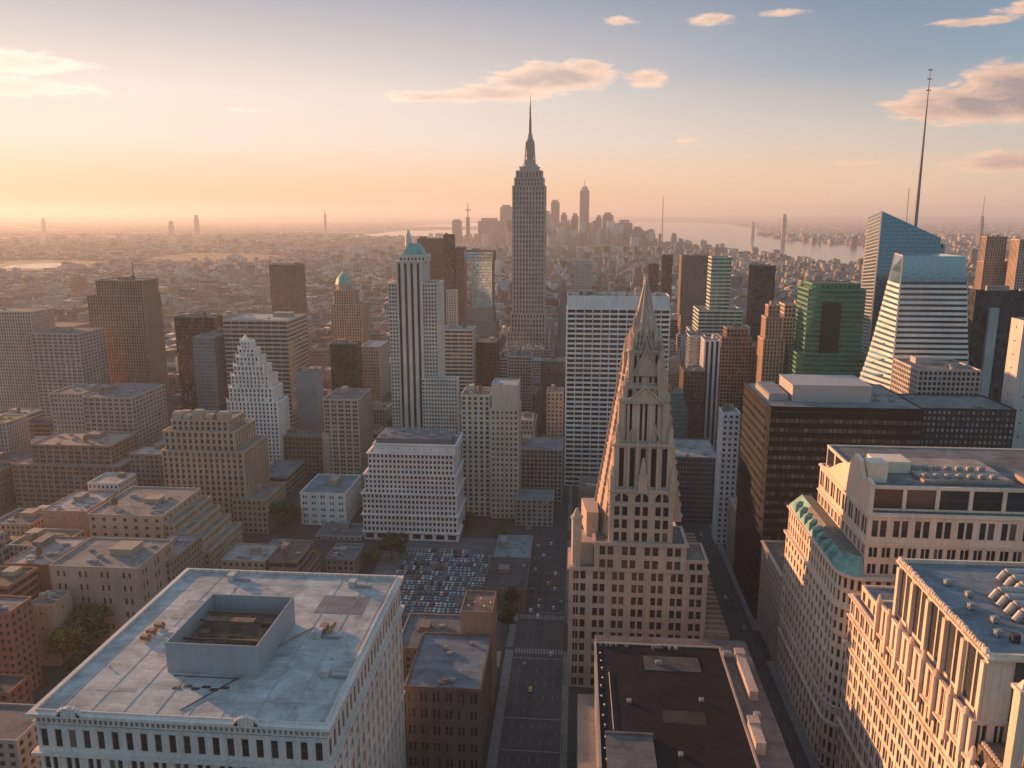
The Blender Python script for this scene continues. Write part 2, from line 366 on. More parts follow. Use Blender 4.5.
        if big:
            protos = {}
            for i in big:
                p, u, n, a0, a1, c0, c1, tl = s.panes[i]; key = (round(a1-a0, 2), round(c1-c0, 2))
                if key not in protos:
                    b = MB(); wd, hh = key[0]/2, key[1]/2; fr = min(.1, wd*.16)
                    b.quad((-wd, -.03, -hh), (wd, -.03, -hh), (wd, -.03, hh), (-wd, -.03, hh), 0)
                    b.box(-wd, -wd+fr, -.1, 0, -hh, hh, 1); b.box(wd-fr, wd, -.1, 0, -hh, hh, 1)
                    b.box(-wd+fr, wd-fr, -.095, 0, hh-fr, hh, 1); b.box(-wd+fr, wd-fr, -.12, 0, -hh, -hh+fr, 1); b.box(-wd+fr, wd-fr, -.08, 0, -fr*.4, fr*.4, 1)
                    o = b.build('window', [gm, FRAME], s.root, (0, 0, 0), s.glass); protos[key] = o.data
                else:
                    o = bpy.data.objects.new('window', protos[key]); sc.collection.objects.link(o); o.parent = s.root; o.color = (*s.glass, 1)
                am, cm = (a0+a1)/2, (c0+c1)/2
                o.location = (p[0]+u[0]*am+tl[0]*cm-s.loc[0], p[1]+u[1]*am+tl[1]*cm-s.loc[1], cm); o.rotation_euler.z = math.atan2(u[1], u[0])
        if s.roof.f: s.part('roof', s.roof, ROOF, s.roofc)
        if hero and s.xs:
            HERO.append((min(s.xs)-1, max(s.xs)+1, min(s.ys)-1, max(s.ys)+1, s.zmax, vb))
        return s.root
# ---- rooftop equipment: all of it bolted to its building
def bulkhead(b, x0, x1, y0, y1, z, h, color=None, name='roof_bulkhead', m=None):
    k = MB(); k.box(x0, x1, y0, y1, z, z+h); k.box(x0-.15, x1+.15, y0-.15, y1+.15, z+h, z+h+.25)
    return b.part(name, k, m or WALL, color or tuple(c*.9 for c in b.color))
def ac_unit(b, x, y, z, wx=3.0, wy=2.2, h=1.7, fans=1):
    k = MB(); k.box(x-wx/2, x+wx/2, y-wy/2, y+wy/2, z+.35, z+h); k.box(x-wx/2+.2, x-wx/2+.45, y-wy/2, y+wy/2, z, z+.35); k.box(x+wx/2-.45, x+wx/2-.2, y-wy/2, y+wy/2, z, z+.35)
    for i in range(fans): k.cyl(x-wx/2+wx*(i+.5)/fans, y, z+h, z+h+.3, min(wy, wx/fans)*.36, n=10)
    return b.part('cooling_unit', k, PLANT)
def water_tank(b, x, y, z, r=2.0, h=4.0):
    k = MB()
    for sx in (-1, 1):
        for sy in (-1, 1): k.tube((x+sx*r*.65, y+sy*r*.65, z), (x+sx*r*.6, y+sy*r*.6, z+2.5), .14)
    k.cyl(x, y, z+2.5, z+2.5+h, r, r*.96, 12); k.cyl(x, y, z+2.5+h, z+3.8+h, r*1.06, .12, 12)
    return b.part('water_tank', k, WOOD)
def pipe_vent(b, x, y, z, h=1.2):
    k = MB(); k.cyl(x, y, z, z+h, .22, n=8); k.cyl(x, y, z+h, z+h+.35, .45, .2, 8); return b.part('vent_pipe', k, PLANT)
def duct(b, x0, x1, y, z):
    k = MB(); k.box(x0, x1, y-.5, y+.5, z+.3, z+1.2); k.box(x0, x0+.9, y-.5, y+.5, z, z+.3); k.box(x1-.9, x1, y-.5, y+.5, z, z+.3); return b.part('air_duct', k, PLANT)
def roof_kit(b, x0, x1, y0, y1, z, n=3, tank=.4, rnd=random):
    w_, d_ = x1-x0, y1-y0
    if w_ < 6 or d_ < 6: return
    if rnd.random() < .8:
        bw_, bd_ = w_*rnd.uniform(.14, .3), d_*rnd.uniform(.14, .32); bx, by = x0+1+rnd.random()*(w_-bw_-2), y0+d_*.35+rnd.random()*max(.1, d_*.6-bd_-2)
        bulkhead(b, bx, bx+bw_, by, by+bd_, z, rnd.uniform(2.6, 4.5), rnd.choice((None, (.3,.28,.27), (.2,.18,.17), (.36,.3,.26))))
    if rnd.random() < tank: water_tank(b, x0+w_*rnd.uniform(.2, .8), y0+d_*rnd.uniform(.15, .3), z, rnd.uniform(1.5, 2.3), rnd.uniform(3, 4.2))
    for _ in range(n):
        x, y = x0+w_*rnd.uniform(.12, .88), y0+d_*rnd.uniform(.06, .8); r = rnd.random()
        if r < .55: ac_unit(b, x, y, z, rnd.uniform(1.8, 3.6), rnd.uniform(1.6, 2.4), rnd.uniform(1.3, 2.0), rnd.choice((1, 2)))
        elif r < .8: pipe_vent(b, x, y, z, rnd.uniform(.8, 1.8))
        else: duct(b, x-3, x+2, y, z)
def depth_to(x, y, z, px):
    lo, hi = 2.0, 400.0
    inc = proj(x, y+hi, z)[0] > proj(x, y+lo, z)[0]
    for _ in range(40):
        m_ = (lo+hi)/2
        if (proj(x, y+m_, z)[0] < px) == inc: lo = m_
        else: hi = m_
    return lo
def hero(name, label, cat, color, style, tiers, roof=(.25, .24, .24), vb=None, glass=GL, cur=False, kit=2, tank=.2, wallm=None, ledge=0, group=None, done=True, parapet=.9):
    """tiers, bottom first: (left px, right px, top px of the front face, distance, depth in metres)"""
    b = None; z0 = 0
    for t in tiers:
        xl, xr, yt, Y, D = t[:5]; st = t[5] if len(t) > 5 else style
        a, c = at_y(xl, yt, Y), at_y(xr, yt, Y); z1 = (a[2]+c[2])/2
        if b is None: b = Building(name, label, cat, (a[0]+c[0])/2, Y+D/2, color, roof, glass, group, cur); b.tops = []
        poly = rect(a[0], c[0], Y, Y+D); b.tier(poly, z0, z1, st, ledge=ledge, parapet=parapet); b.tops.append((a[0], c[0], Y, Y+D, z1)); z0 = z1
    if kit:
        x0, x1, y0, y1, z = b.tops[-1]; roof_kit(b, x0, x1, y0, y1, z+.06, kit, tank)
    b.vb = vb; b.wallm = wallm
    if done: b.finish(wallm, vb)
    return b

# ------------------------------------------------------------------ ground, water, roads
def sheet(name, poly, z, m, kind='structure'):
    k = MB(); n = len(poly); k.v = [(a, b, z) for a, b in poly]; k.f = [tuple(range(n))]; k.m = [0]
    return tag(k.build(name, m), kind=kind)
m_, t, p = mat('city_ground'); c = t.new('ShaderNodeTexCoord').outputs['Object']
a = t.noise(c, .0011, 6, .65); b_ = t.noise(c, .012, 5, .7); g_ = t.noise(c, .0035, 4, .6)
col = t.ramp(b_, [(.3, (.045, .04, .038)), (.5, (.10, .085, .075)), (.68, (.24, .20, .17))])
col = t.mix(t.m('MULTIPLY', t.mr(g_, .52, .62), .75), col, (.045, .055, .025))
near = t.mr(t.v('LENGTH', c), 1500, 3000)
col = t.mix(near, (.055, .053, .053), col)
t.put(p.inputs['Base Color'], t.mix(1.0, col, t.mix(a, (.75, .75, .78), (1.2, 1.15, 1.1)), 'MULTIPLY')); p.inputs['Roughness'].default_value = .95
sheet('ground', rect(-60000, 60000, -2000, 90000), 0, m_)
m_, t, p = mat('bay_water'); c = t.new('ShaderNodeTexCoord').outputs['Object']
p.inputs['Base Color'].default_value = (.03, .045, .05, 1); p.inputs['Roughness'].default_value = .14
bp = t.new('ShaderNodeBump'); bp.inputs['Strength'].default_value = .12; bp.inputs['Distance'].default_value = 1.5
t.put(bp.inputs['Height'], t.noise(c, .02, 5, .65)); t.l.new(bp.outputs[0], p.inputs['Normal']); WATER = m_
def zpoly(pts): return [tuple(at_z(x, y, 0)[:2]) for x, y in pts]
BAY = zpoly([(560, 231), (610, 240), (650, 246), (700, 248), (760, 256), (815, 263), (868, 266), (868, 247), (820, 243), (786, 240), (760, 236), (758, 229), (730, 224), (680, 222.5), (630, 222), (560, 225)])
RIVER = zpoly([(345, 236), (380, 238.5), (440, 237.5), (500, 237), (500, 229), (440, 230), (400, 231)])
RIVER2 = zpoly([(400, 226.5), (450, 227), (520, 226.5), (520, 222.6), (470, 223)])
sheet('bay_water', BAY, .5, WATER); sheet('river_water', RIVER, .5, WATER); sheet('inlet_water', RIVER2, .5, WATER)
POND = zpoly([(0, 268), (40, 268.5), (72, 266), (60, 263), (20, 264)]); sheet('pond_water', POND, .5, WATER)
hill = simple('hills', (.06, .07, .06), 1, 0, .3, .0005)
k = MB()
for i in range(60):
    x = -26000+i*900; h = 40+90*abs(math.sin(i*.7)*math.sin(i*.23+1)); k.prism(ngon(x, 31000, 900, 10, 0, .5), 0, h, scale=.45)
tag(k.build('far_hills', hill), kind='structure')

m_, t, p = mat('asphalt'); c = t.new('ShaderNodeTexCoord').outputs['Object']
f = t.m('ADD', t.mr(t.noise(c, .08, 5, .7), .3, .7, .75, 1.15), t.mr(t.noise(t.v('MULTIPLY', c, (1.2, .03, 1)), .5, 4), .3, .7, -.18, .18))
t.put(p.inputs['Base Color'], t.v('SCALE', (.062, .062, .066), scale=f)); p.inputs['Roughness'].default_value = .85; ASPH = m_
CONC = simple('pavement_concrete', (.19, .18, .17), .9, 0, .3, .25)
AVE = (-32.0, -4.0); ST2 = (83.0, 107.0)
sheet('avenue_road', rect(AVE[0], AVE[1], 150, 2600), .02, ASPH); sheet('side_avenue_road', rect(ST2[0], ST2[1], 150, 2600), .02, ASPH)
def kerb(name, x0, x1, y0, y1):
    k = MB(); k.box(x0, x1, y0, y1, 0, .14); tag(k.build(name, CONC), kind='structure')
for y0, y1 in ((150, 408), (440, 566), (584, 1200)):
    kerb('sidewalk', AVE[0]-4.5, AVE[0], y0, y1); kerb('sidewalk', AVE[1], AVE[1]+3.2, y0, y1)
    kerb('sidewalk', ST2[0]-4, ST2[0], y0, y1); kerb('sidewalk', ST2[1], ST2[1]+4, y0, y1)
sheet('cross_street_road', rect(-900, AVE[0], 409, 439), .024, ASPH); sheet('cross_street_road', rect(-900, AVE[0], 567, 583), .024, ASPH)
k = MB()
for yy in (405, 444):
    for i in range(17): x = AVE[0]+1+i*1.6; k.quad((x, yy, .03), (x+.8, yy, .03), (x+.8, yy+5, .03), (x, yy+5, .03))
for i in range(11): k.quad((AVE[0]-.5-4, 412+i*2.3, .034), (AVE[0]-.5, 412+i*2.3, .034), (AVE[0]-.5, 413.2+i*2.3, .034), (AVE[0]-4.5, 413.2+i*2.3, .034))
tag(k.build('crosswalk_marking', PAINT), kind='structure')
k = MB()
for x0, x1 in (AVE, ST2):
    for ln in range(1, 6):
        x = x0+(x1-x0)*ln/6
        for yy in range(170, 1100, 12):
            if x0 == AVE[0] and 398 < yy < 446: continue
            k.quad((x-.1, yy, .03), (x+.1, yy, .03), (x+.1, yy+4, .03), (x-.1, yy+4, .03))
for yy in (322, 346, 400, 452): k.quad((AVE[0]+.5, yy, .032), (AVE[1]-.5, yy, .032), (AVE[1]-.5, yy+.5, .032), (AVE[0]+.5, yy+.5, .032))
tag(k.build('lane_marking', PAINT), kind='structure')

# ------------------------------------------------------------------ foreground landmarks
def arch_head(mb, p, u, n, a0, a1, z, d, mi=0, seg=6, t=.35):
    """a raised round or pointed hood over an opening"""
    mid, r = (a0+a1)/2, (a1-a0)/2
    for i in range(seg):
        t0, t1 = math.pi*i/seg, math.pi*(i+1)/seg
        for (ra, rb) in ((r, r+t),):
            q = [(mid-math.cos(tt)*rr, z+math.sin(tt)*rr) for tt, rr in ((t0, ra), (t1, ra), (t1, rb), (t0, rb))]
            q = [q[3], q[2], q[1], q[0]]
            F_ = [(p[0]+u[0]*x+n[0]*d, p[1]+u[1]*x+n[1]*d, zz) for x, zz in q]; B_ = [(p[0]+u[0]*x, p[1]+u[1]*x, zz) for x, zz in q]
            mb.quad(*F_[::-1], mi); mb.quad(F_[0], F_[1], B_[1], B_[0], mi); mb.quad(F_[2], F_[3], B_[3], B_[2], mi)

# --- white stone block, lower left, with the sunken plant enclosure on its roof
def white_block():
    z = 95.0; x0, x1, y0, y1 = -158.5, -70.2, 200.5, 297.0
    b = Building('stone_block', 'pale stone block with big white roof and open blue-grey plant enclosure, lower left', 'building', (x0+x1)/2, (y0+y1)/2, (.52, .46, .43), (.60, .60, .60))
    P_ = rect(x0, x1, y0, y1)
    lo = dict(bw=6.6, fh=6.8, pw=.40, sh=.34, pd=.6, sd=.3, pair=.14); hi = dict(bw=4.35, fh=5.6, pw=.50, sh=.40, pd=.45, sd=.35)
    b.tier(P_, 0, z-13.0, lo, roof=False, parapet=0); b.ledge(P_, z-13.4, .9, 1.8)
    b.tier(P_, z-12.6, z-3.6, dict(bw=4.35, fh=9, pw=.52, sh=.34, pd=.45, sd=.35), roof=False, parapet=0); b.tier(P_, z-3.6, z, None, parapet=1.1)
    for zz, h, o in ((z-3.0, .5, .9), (z-.9, .5, 1.3), (z-.4, .9, 1.8)): b.ledge(P_, zz, h, o)
    for zz in (z-24, z-52): b.ledge(P_, zz, .7, 1.1)
    for e in ((P_[0], (1, 0), (0, -1), x1-x0), (P_[1], (0, 1), (1, 0), y1-y0)):
        n = int(e[3]/1.6)
        for i in range(n): b.wall.obox(e[0], e[1], e[2], i*1.6+.5, i*1.6+1.1, .4, 1.2, z-2.4, z-.95)      # brackets under the cornice
    nb = round((x1-x0)/4.35)
    for i in range(nb):
        a = (i+.5)*(x1-x0)/nb; arch_head(b.wall, P_[0], (1, 0), (0, -1), a-1.3, a+1.3, z-5.2, .62)
    for f in (.13, .74):                                             # carved crests standing on the cornice
        cx = x0+(x1-x0)*f
        for i in range(9):
            tt = math.pi*i/8; b.wall.obox((cx, y0), (1, 0), (0, -1), math.cos(tt)*3.2-.55, math.cos(tt)*3.2+.55, .6, 1.9, z+.2, z+1.0+math.sin(tt)*2.0)
        b.wall.cyl(cx, y0-1.2, z+.4, z+3.4, .8, .35, 8)
    rb = b.finish(vb=560)
    k = MB(); ex0, ex1, ey0, ey1 = at_z(168, 672, z)[0], at_z(262, 672, z)[0], 224.0, 258.0; hh = 10.5; w_ = .45
    k.box(ex0, ex1, ey0, ey0+w_, z, z+hh); k.box(ex0, ex0+w_, ey0+w_, ey1, z, z+hh-.003); k.box(ex1-w_, ex1, ey0+w_, ey1, z, z+hh-.003); k.box(ex0+w_, ex1-w_, ey1-w_, ey1, z, z+hh)
    k.box(ex0-.15, ex1+.15, ey0-.15, ey0-.003, z+hh-.4, z+hh+.15)
    enc = b.part('plant_enclosure', k, METAL, (.30, .33, .37))
    k = MB(); k.box(ex0+w_, ex1-w_, ey0+w_, ey1-w_, z+.1, z+4.2)
    for y in (ey0+9, ey0+21, ey0+27): k.box(ex0+1.2, ex1-1.2, y, y+.7, z+6.6, z+7.3)
    for i in range(26):
        x, y, l_ = random.uniform(ex0+2, ex1-6), random.uniform(ey0+2, ey1-5), random.uniform(1.5, 5)
        if i % 3: k.box(x, x+l_, y, y+random.uniform(.8, 3), z+4.2, z+4.4+random.uniform(.3, 2.2))
        else: k.tube((x, y, z+5), (x+l_, y+random.uniform(-3, 3), z+6.5), .2)
    k.box(ex0+4, ex1-9, ey0+19, ey0+22, z+7.6, z+8.3)
    b.sub('roof_steelwork', k, simple('grimy_plant', (.13, .095, .07), .85, .1, .6, .5), enc)
    for (px, py) in ((152, 634), (160, 628), (146, 640)):
        q = at_z(px, py, z); k = MB(); k.box(q[0]-1.6, q[0]+1.6, q[1]-1, q[1]+1, z+.5, z+1.9); k.cyl(q[0]+1.2, q[1], z+.1, z+2.4, .5, n=8); b.part('cooling_unit', k, RUST)
    q = at_z(329, 633, z); k = MB(); k.box(q[0]-3.4, q[0]-.8, q[1]-2.6, q[1]+3.0, z+.4, z+2.3); k.tube((q[0], q[1]-3.2, z+1.2), (q[0]+.9, q[1]+4.2, z+1.4), .75, 8); b.part('exhaust_unit', k, RUST)
    k = MB(); k.tube((ex1, ey0+17, z+1.0), (q[0]-6, q[1]+1.6, z+1.0), .25); k.tube((q[0]-6, q[1]+1.6, z+1.0), (q[0]-3, q[1]-1.5, z+1.0), .25); b.part('roof_pipe', k, RUST)
    k = MB(); k.tube((ex0+8, ey1+1.5, z), (ex0+8, ey1+1.5, z+13), .1); k.tube((ex0+7, ey1+1.5, z+11.5), (ex0+9, ey1+1.5, z+11.5), .07); b.part('roof_mast', k, RUBBER)
    k = MB()
    for i in range(6): k.box(ex0+6+i*3, ex0+8.6+i*3, ey0-9+(i % 2)*1.2, ey0-7.8+(i % 2)*1.2, z+.08, z+.3)
    k.tube((ex0+14, y0+4, z+.25), (ex0+24, ey0-2, z+.25), .18); k.tube((ex0+3, ey0-2, z+.25), (ex0+25, ey0-2, z+.25), .15); b.part('roof_walkway', k, TARBLK)
    k = MB()
    for i in range(9): x = x0+6+i*10; k.box(x, x+.22, y0+1, ey0-1 if ex0-2 < x < ex1+2 else y1-1, z+.065, z+.17)
    b.part('roof_seam', k, METAL, (.34, .34, .35))
    k = MB()
    for e in range(24):
        x = x0+2.4+e*3.9; k.tube((x, y1-1.3, z), (x, y1-1.3, z+2.2), .06, 4)
    k.tube((x0+2.4, y1-1.3, z+2.2), (x1-2.4, y1-1.3, z+2.2), .06, 4); b.part('roof_railing', k, RUBBER)
    for (xa, ya, xb, yb) in ((x0+8, y0+12, ex0-5, y0+14), (ex1+6, y0+10, ex1+20, y0+11), (ex1+4, ey1+8, ex1+22, ey1+22), (x0+12, ey1, x0+22, ey1+14)):
        k = MB(); k.box(xa, xb, ya, yb, z+.07, z+.13); b.part('roof_patch', k, ROOF, random.choice(((.22, .23, .25), (.38, .36, .35), (.55, .56, .57))))
    for (xa, ya) in ((ex1+10, ey0+24), (ex0-10, ey0+20), (ex1+20, y0+24), (x0+20, y1-8), (x1-18, y1-10)): bulkhead(b, xa, xa+2.6, ya, ya+3.4, z, 2.4, (.42, .42, .42)); duct(b, xa+3, xa+9, ya+1, z)
    for (px, py) in ((310, 690), (322, 668), (332, 660), (296, 708), (210, 608), (110, 668)):
        q = at_z(px, py, z); pipe_vent(b, q[0], q[1], z, random.uniform(.5, 1))
white_block()

# --- dark-roofed block, bottom centre
def dark_roof():
    z = 55.0; x0, x1, y0, y1 = 10.9, 77.5, 170.0, 333.0
    b = Building('dark_roofed_block', 'broad block with black tarred roof and raised grey corner, bottom centre beside the avenue', 'building', (x0+x1)/2, (y0+y1)/2, (.32, .27, .24), (.019, .023, .031))
    P_ = rect(x0, x1-13, y0, y1-10); b.wall.prism(rect(x0, x1, y0, y1), 0, z-1.6, 0); b.tier(P_, 0, z, 'punch', parapet=.6, ledge=.3)
    k = MB(); k.v = [(a, c, z-1.53) for a, c in ((x0+.1, y1-9.6), (x1-12.6, y1-9.6), (x1-12.6, y0), (x1, y0), (x1, y1), (x0+.1, y1))]; k.f = [(0, 1, 2, 3, 4, 5)]; k.m = [0]
    b.part('terrace_roof', k, ROOF, (.19, .16, .155))
    b.finish(vb=760)
    k = MB(); k.box(x0+2.2, x0+19, y0, 258, z+.1, z+1.4); k.box(x0+2, x0+19.3, 258, 259, z+.1, z+2.2); b.part('raised_deck', k, ROOF, (.15, .15, .155))
    k = MB(); k.box(x0+20, x0+43, 303, 314, z+.07, z+.3); b.part('roof_patch', k, ROOF, (.09, .092, .098))
    for (pa, pb, h) in (((735, 655), (752, 697), 2.4), ((748, 726), (768, 752), 3.4)):
        a, c = at_z(pa[0], pa[1], z), at_z(pb[0], pb[1], z); k = MB(); k.box(min(a[0], c[0])-.3, min(a[0], c[0])+3.2, c[1], a[1], z-1.5, z+h); k.box(min(a[0], c[0])-.6, min(a[0], c[0])+3.5, a[1]-4, a[1]+.6, z+h, z+h+.8)
        b.part('roof_bulkhead', k, WALL, (.40, .33, .30))
    q = at_z(727, 656, z); ac_unit(b, q[0], q[1], z+.1, 3.5, 2.5, 1.8, 2); q = at_z(757, 718, z); ac_unit(b, q[0], q[1], z+.1, 2.4, 2.4, 2.0)
    for (xa, xb, ya, yb, c_) in ((24, 40, 268, 276, (.05, .048, .05)), (30, 50, 215, 230, (.04, .038, .04))): k = MB(); k.box(x0+xa, x0+xb, ya, yb, z+.07, z+.12); b.part('roof_patch', k, ROOF, c_)
    for (xa, ya, xb, yb) in ((5, 300, 5.3, 262),): k = MB(); k.tube((x0+xa, ya, z+.45), (x0+xb, yb, z+.45), .16, 6); b.part('roof_pipe', k, PLANT)
    for (xa, ya) in ((28, 250), (40, 283), (49, 225), (26, 308), (12, 280)): ac_unit(b, x0+xa, ya, z+.1, random.uniform(1.6, 3), 1.8, random.uniform(1, 1.8), 2)
    for i in range(16):
        x = x0+1.2+random.random()*34; ac_unit(b, x, y1-11.8-random.random()*1.2, z+.1, random.uniform(.7, 1.6), .9, random.uniform(.8, 1.5))
    for i in range(12): pipe_vent(b, x0+1.3+random.random()*1.2, 245+i*6.3, z+.1, random.uniform(.4, 1.1))
    # a lower granite arm steps down to the avenue on its left
    k = MB(); k.prism(rect(x0-7.5, x0-.3, y0, 318), 0, 33); b.part('lower_wing', k, WALL, (.30, .28, .26))
dark_roof()

# --- low brick block with blue roof beside the avenue
def blue_roof():
    z = 40.0; x0, x1, y0, y1 = -71, -38.6, 306, 351
    b = Building('brick_block', 'brown brick low-rise with a pale blue flat roof at the avenue kerb', 'building', (x0+x1)/2, (y0+y1)/2, (.13, .095, .075), (.22, .27, .33))
    b.tier(rect(x0, x1, y0, y1), 0, z, dict(bw=5.2, fh=7.6, pw=.42, sh=.46, pd=.4, sd=.3, pair=.12), parapet=1.0, ledge=.5)
    for zz in (14, 24.5): b.ledge(rect(x0, x1, y0, y1), zz, .6, .7)
    b.finish(vb=760)
    for px, py in ((446, 650), (450, 655), (442, 684), (452, 682), (472, 645)): q = at_z(px, py, z); ac_unit(b, q[0], q[1], z+.1, random.uniform(1.5, 3), 1.6, random.uniform(1, 1.8))
    q = at_z(445, 683, z); k = MB(); k.box(q[0]-1.5, q[0]+1.5, q[1]-1, q[1]+1, z+.1, z+2); b.part('rusty_vent_box', k, RUST)
    b = Building('brick_tower', 'windowless brown brick stair tower behind the blue-roofed low-rise', 'tower', -46, 364, (.24, .155, .115), (.27, .20, .17))
    b.tier(rect(-53.5, -38.3, 353, 375), 0, 51, dict(bw=5, fh=3.0, pw=.9, sh=.9, pd=.12, sd=.1), parapet=1); k = MB()
    for i in range(5): pipe_vent(b, -50+i*2.6, 358+(i % 3)*4, 51, 1.4)
    b.finish(vb=640)
    b = Building('annex_building', 'low grey annex with glazed roof between white block and brick tower', 'building', -70, 372, (.20, .18, .17), (.20, .23, .26))
    b.tier(rect(-86, -54, 354, 388), 0, 30, 'punch'); roof_kit(b, -84, -56, 356, 386, 30, 5, 0); b.finish(vb=615)
blue_roof()

# --- the gothic spired tower
def gothic():
    b = Building('gothic_tower', 'ornate tan stone tower with a gothic spire and sunlit left flank, centre', 'tower', 32, 397, (.43, .31, .235), (.26, .24, .22), (.025, .024, .025))
    pr = dict(bw=9.8, fh=6.6, pw=.38, sh=.36, pd=.55, sd=.35, pair=.1)
    zA, zB, zC, zD, zE = 74.0, 80.0, 107.0, 130.0, 158.0
    def ftr(xa, xb, y0, d, sk=6.0): return [(xa, y0), (xb, y0), (xb+1, y0+d), (xa-sk, y0+d)]    # left flank splayed towards the sun
    b.wall.prism(rect(12, 50, 398.2, 410), 0, zB); b.tier(rect(-1.0, 66.5, 375, 398), 0, zA-8, pr, ledge=.8); b.tier(rect(11.4, 55.5, 374.4, 397.8), zA-8, zB, pr, ledge=1.0, skip=(2,))
    b.tier(rect(56.2, 66.3, 376, 397.8), zA-8, zA-3, pr, ledge=.6)
    hb = dict(bw=11.5, fh=9.0, pw=.42, sh=.30, pd=.6, sd=.4, pair=.16)
    b.tier(ftr(18.5, 48.6, 376.5, 16, 0), zB, zC-7, dict(bw=10.0, fh=6.2, pw=.36, sh=.30, pd=.6, sd=.35, pair=.12), ledge=.6)
    b.tier(ftr(18.8, 48.3, 376.7, 15, 0), zC-7, zC, dict(bw=10.0, fh=7, pw=.35, sh=.4, pd=.7, sd=.4, pair=.1), ledge=1.1)
    for a in (5.0, 14.8, 24.6): arch_head(b.wall, (18.8, 376.7), (1, 0), (0, -1), a-3.6, a+3.6, zC-4.4, .9, t=.7)
    # belfry stages with tall lancets
    lan = dict(bw=5.0, fh=22.0, pw=.52, sh=.14, pd=1.1, sd=.5); b.tier(ftr(20.6, 46.6, 378.6, 13, 0), zC, zD, lan, ledge=.9)
    b.tier(ftr(22.4, 44.4, 381.0, 11, 0), zD, zE-6, dict(bw=6.6, fh=21, pw=.50, sh=.14, pd=1.0, sd=.5, pair=.16), ledge=.7)
    b.tier(ftr(24.0, 43.2, 382.3, 9, 0), zE-6, zE, dict(bw=5.4, fh=6, pw=.5, sh=.4, pd=.9, sd=.5), ledge=.8)
    b.tier(ftr(26.4, 41.4, 384.0, 8, 0), zE, zE+17, dict(bw=7, fh=17, pw=.5, sh=.2, pd=.8, sd=.5, pair=.2), ledge=.5)
    k = MB(); lo_, hi_ = [(18.9, 377.6), (48.2, 377.6), (51, 408), (10.0, 408)], [(28.6, 385.5), (39.6, 385.5), (40.6, 398), (24.6, 398)]
    for i in range(4): k.v.append((*lo_[i], zB-1))
    for i in range(4): k.v.append((*hi_[i], zE+18))
    k.f += [(i, (i+1) % 4, 4+(i+1) % 4, 4+i) for i in range(4)]+[(4, 5, 6, 7)]; k.m += [0]*5; b.part('tapering_core', k, WALL)
    def on(f, h):                                                    # a point on the splayed left flank
        a_ = [lo_[0][c]+(lo_[3][c]-lo_[0][c])*f for c in (0, 1)]; c_ = [hi_[0][c]+(hi_[3][c]-hi_[0][c])*f for c in (0, 1)]
        return np.array([a_[0]+(c_[0]-a_[0])*h, a_[1]+(c_[1]-a_[1])*h, zB-1+(zE+19-zB)*h])
    for f in (.04, .34, .66, .98):
        k = MB(); k.tube(on(f, 0), on(f, 1), .75, 6, 0, .4)
        for q in range(26): s_ = on(f, (q+.5)/26); k.prism(ngon(s_[0]-.4, s_[1]-.4, .7, 5), s_[2]-.6, s_[2]+2.2, scale=.15)
        b.part('flank_rib', k, WALL)
    for h in (.02, .24, .46, .67, .85): k = MB(); s_, e_ = on(-.04, h), on(1.03, h); k.tube(s_, e_, .5, 4); b.part('flank_cornice', k, WALL)
    b.wallm = None; rootp = b.finish(vb=690)
    # spire with ribs
    k = MB(); base = ngon(33.6, 391.6, 7.7, 8, math.pi/8); k.prism(base, zE+16, 207, scale=.12)
    for x, y in base: k.tube((x, y, zE+16), (33.6+(x-33.6)*.12, 391.6+(y-391.6)*.12, 207), .55, 5)
    for i in range(11):
        for x, y in base[::1]:
            f = i/11*.94; k.prism(ngon(33.6+(x-33.6)*(1-f)*1.07, 391.6+(y-391.6)*(1-f)*1.08, .95, 5), zE+16+f*33, zE+18.6+f*33, scale=.2)
    k.cyl(33.6, 391.6, 206.5, 208.0, 1.3, .9, 8); k.cyl(33.6, 391.6, 208, 210.6, 1.3, .25, 8); spire = b.part('spire', k, WALL)
    for aa in range(8):                                              # gabled lucarnes round the foot of the spire
        t_ = aa*math.pi/4; x, y = 33.6+7.0*math.cos(t_), 391.6+7.0*math.sin(t_); k = MB(); k.prism(ngon(x, y, 1.7, 4, t_), zE+16, zE+22); k.prism(ngon(x, y, 1.9, 4, t_), zE+22, zE+28, scale=.08); b.part('lucarne', k, WALL)
        x, y = 33.6+4.4*math.cos(t_+.39), 391.6+4.4*math.sin(t_+.39); k = MB(); k.prism(ngon(x, y, .9, 6), zE+27, zE+31); k.prism(ngon(x, y, 1.1, 6), zE+31, zE+36, scale=.06); b.part('pinnacle', k, WALL)
    # gables over each stage
    def gable(xa, xb, y, z0, z1, dep=1.2):
        k = MB(); xm = (xa+xb)/2; k.prism([(xa, y-dep), (xb, y-dep), (xb, y), (xa, y)], z0, z0+.3)
        for (p0, p1) in (((xa, z0), (xm, z1)), ((xb, z0), (xm, z1))): k.tube((p0[0], y-dep, p0[1]), (p1[0], y-dep, p1[1]), .45, 6)
        kk = len(k.v); k.v += [(xa, y-dep*.5, z0), (xb, y-dep*.5, z0), (xm, y-dep*.5, z1)]; k.f.append((kk, kk+1, kk+2)); k.m.append(0)
        k.cyl(xm, y-dep, z1-.3, z1+2.4, .4, .08, 6); b.part('gable', k, WALL)
    gable(27.4, 41.0, 383.2, zE+5.5, zE+19.5); gable(30.2, 37.8, 384.6, zE+16, zE+26); gable(24.9, 31.6, 381.0, zD+.4, zD+8); gable(36.0, 42.6, 381.0, zD+.4, zD+8)
    gable(30.0, 37.6, 377.5, zC+.3, zC+12); gable(24.0, 43.0, 380.0, zD+20.5, zD+29)
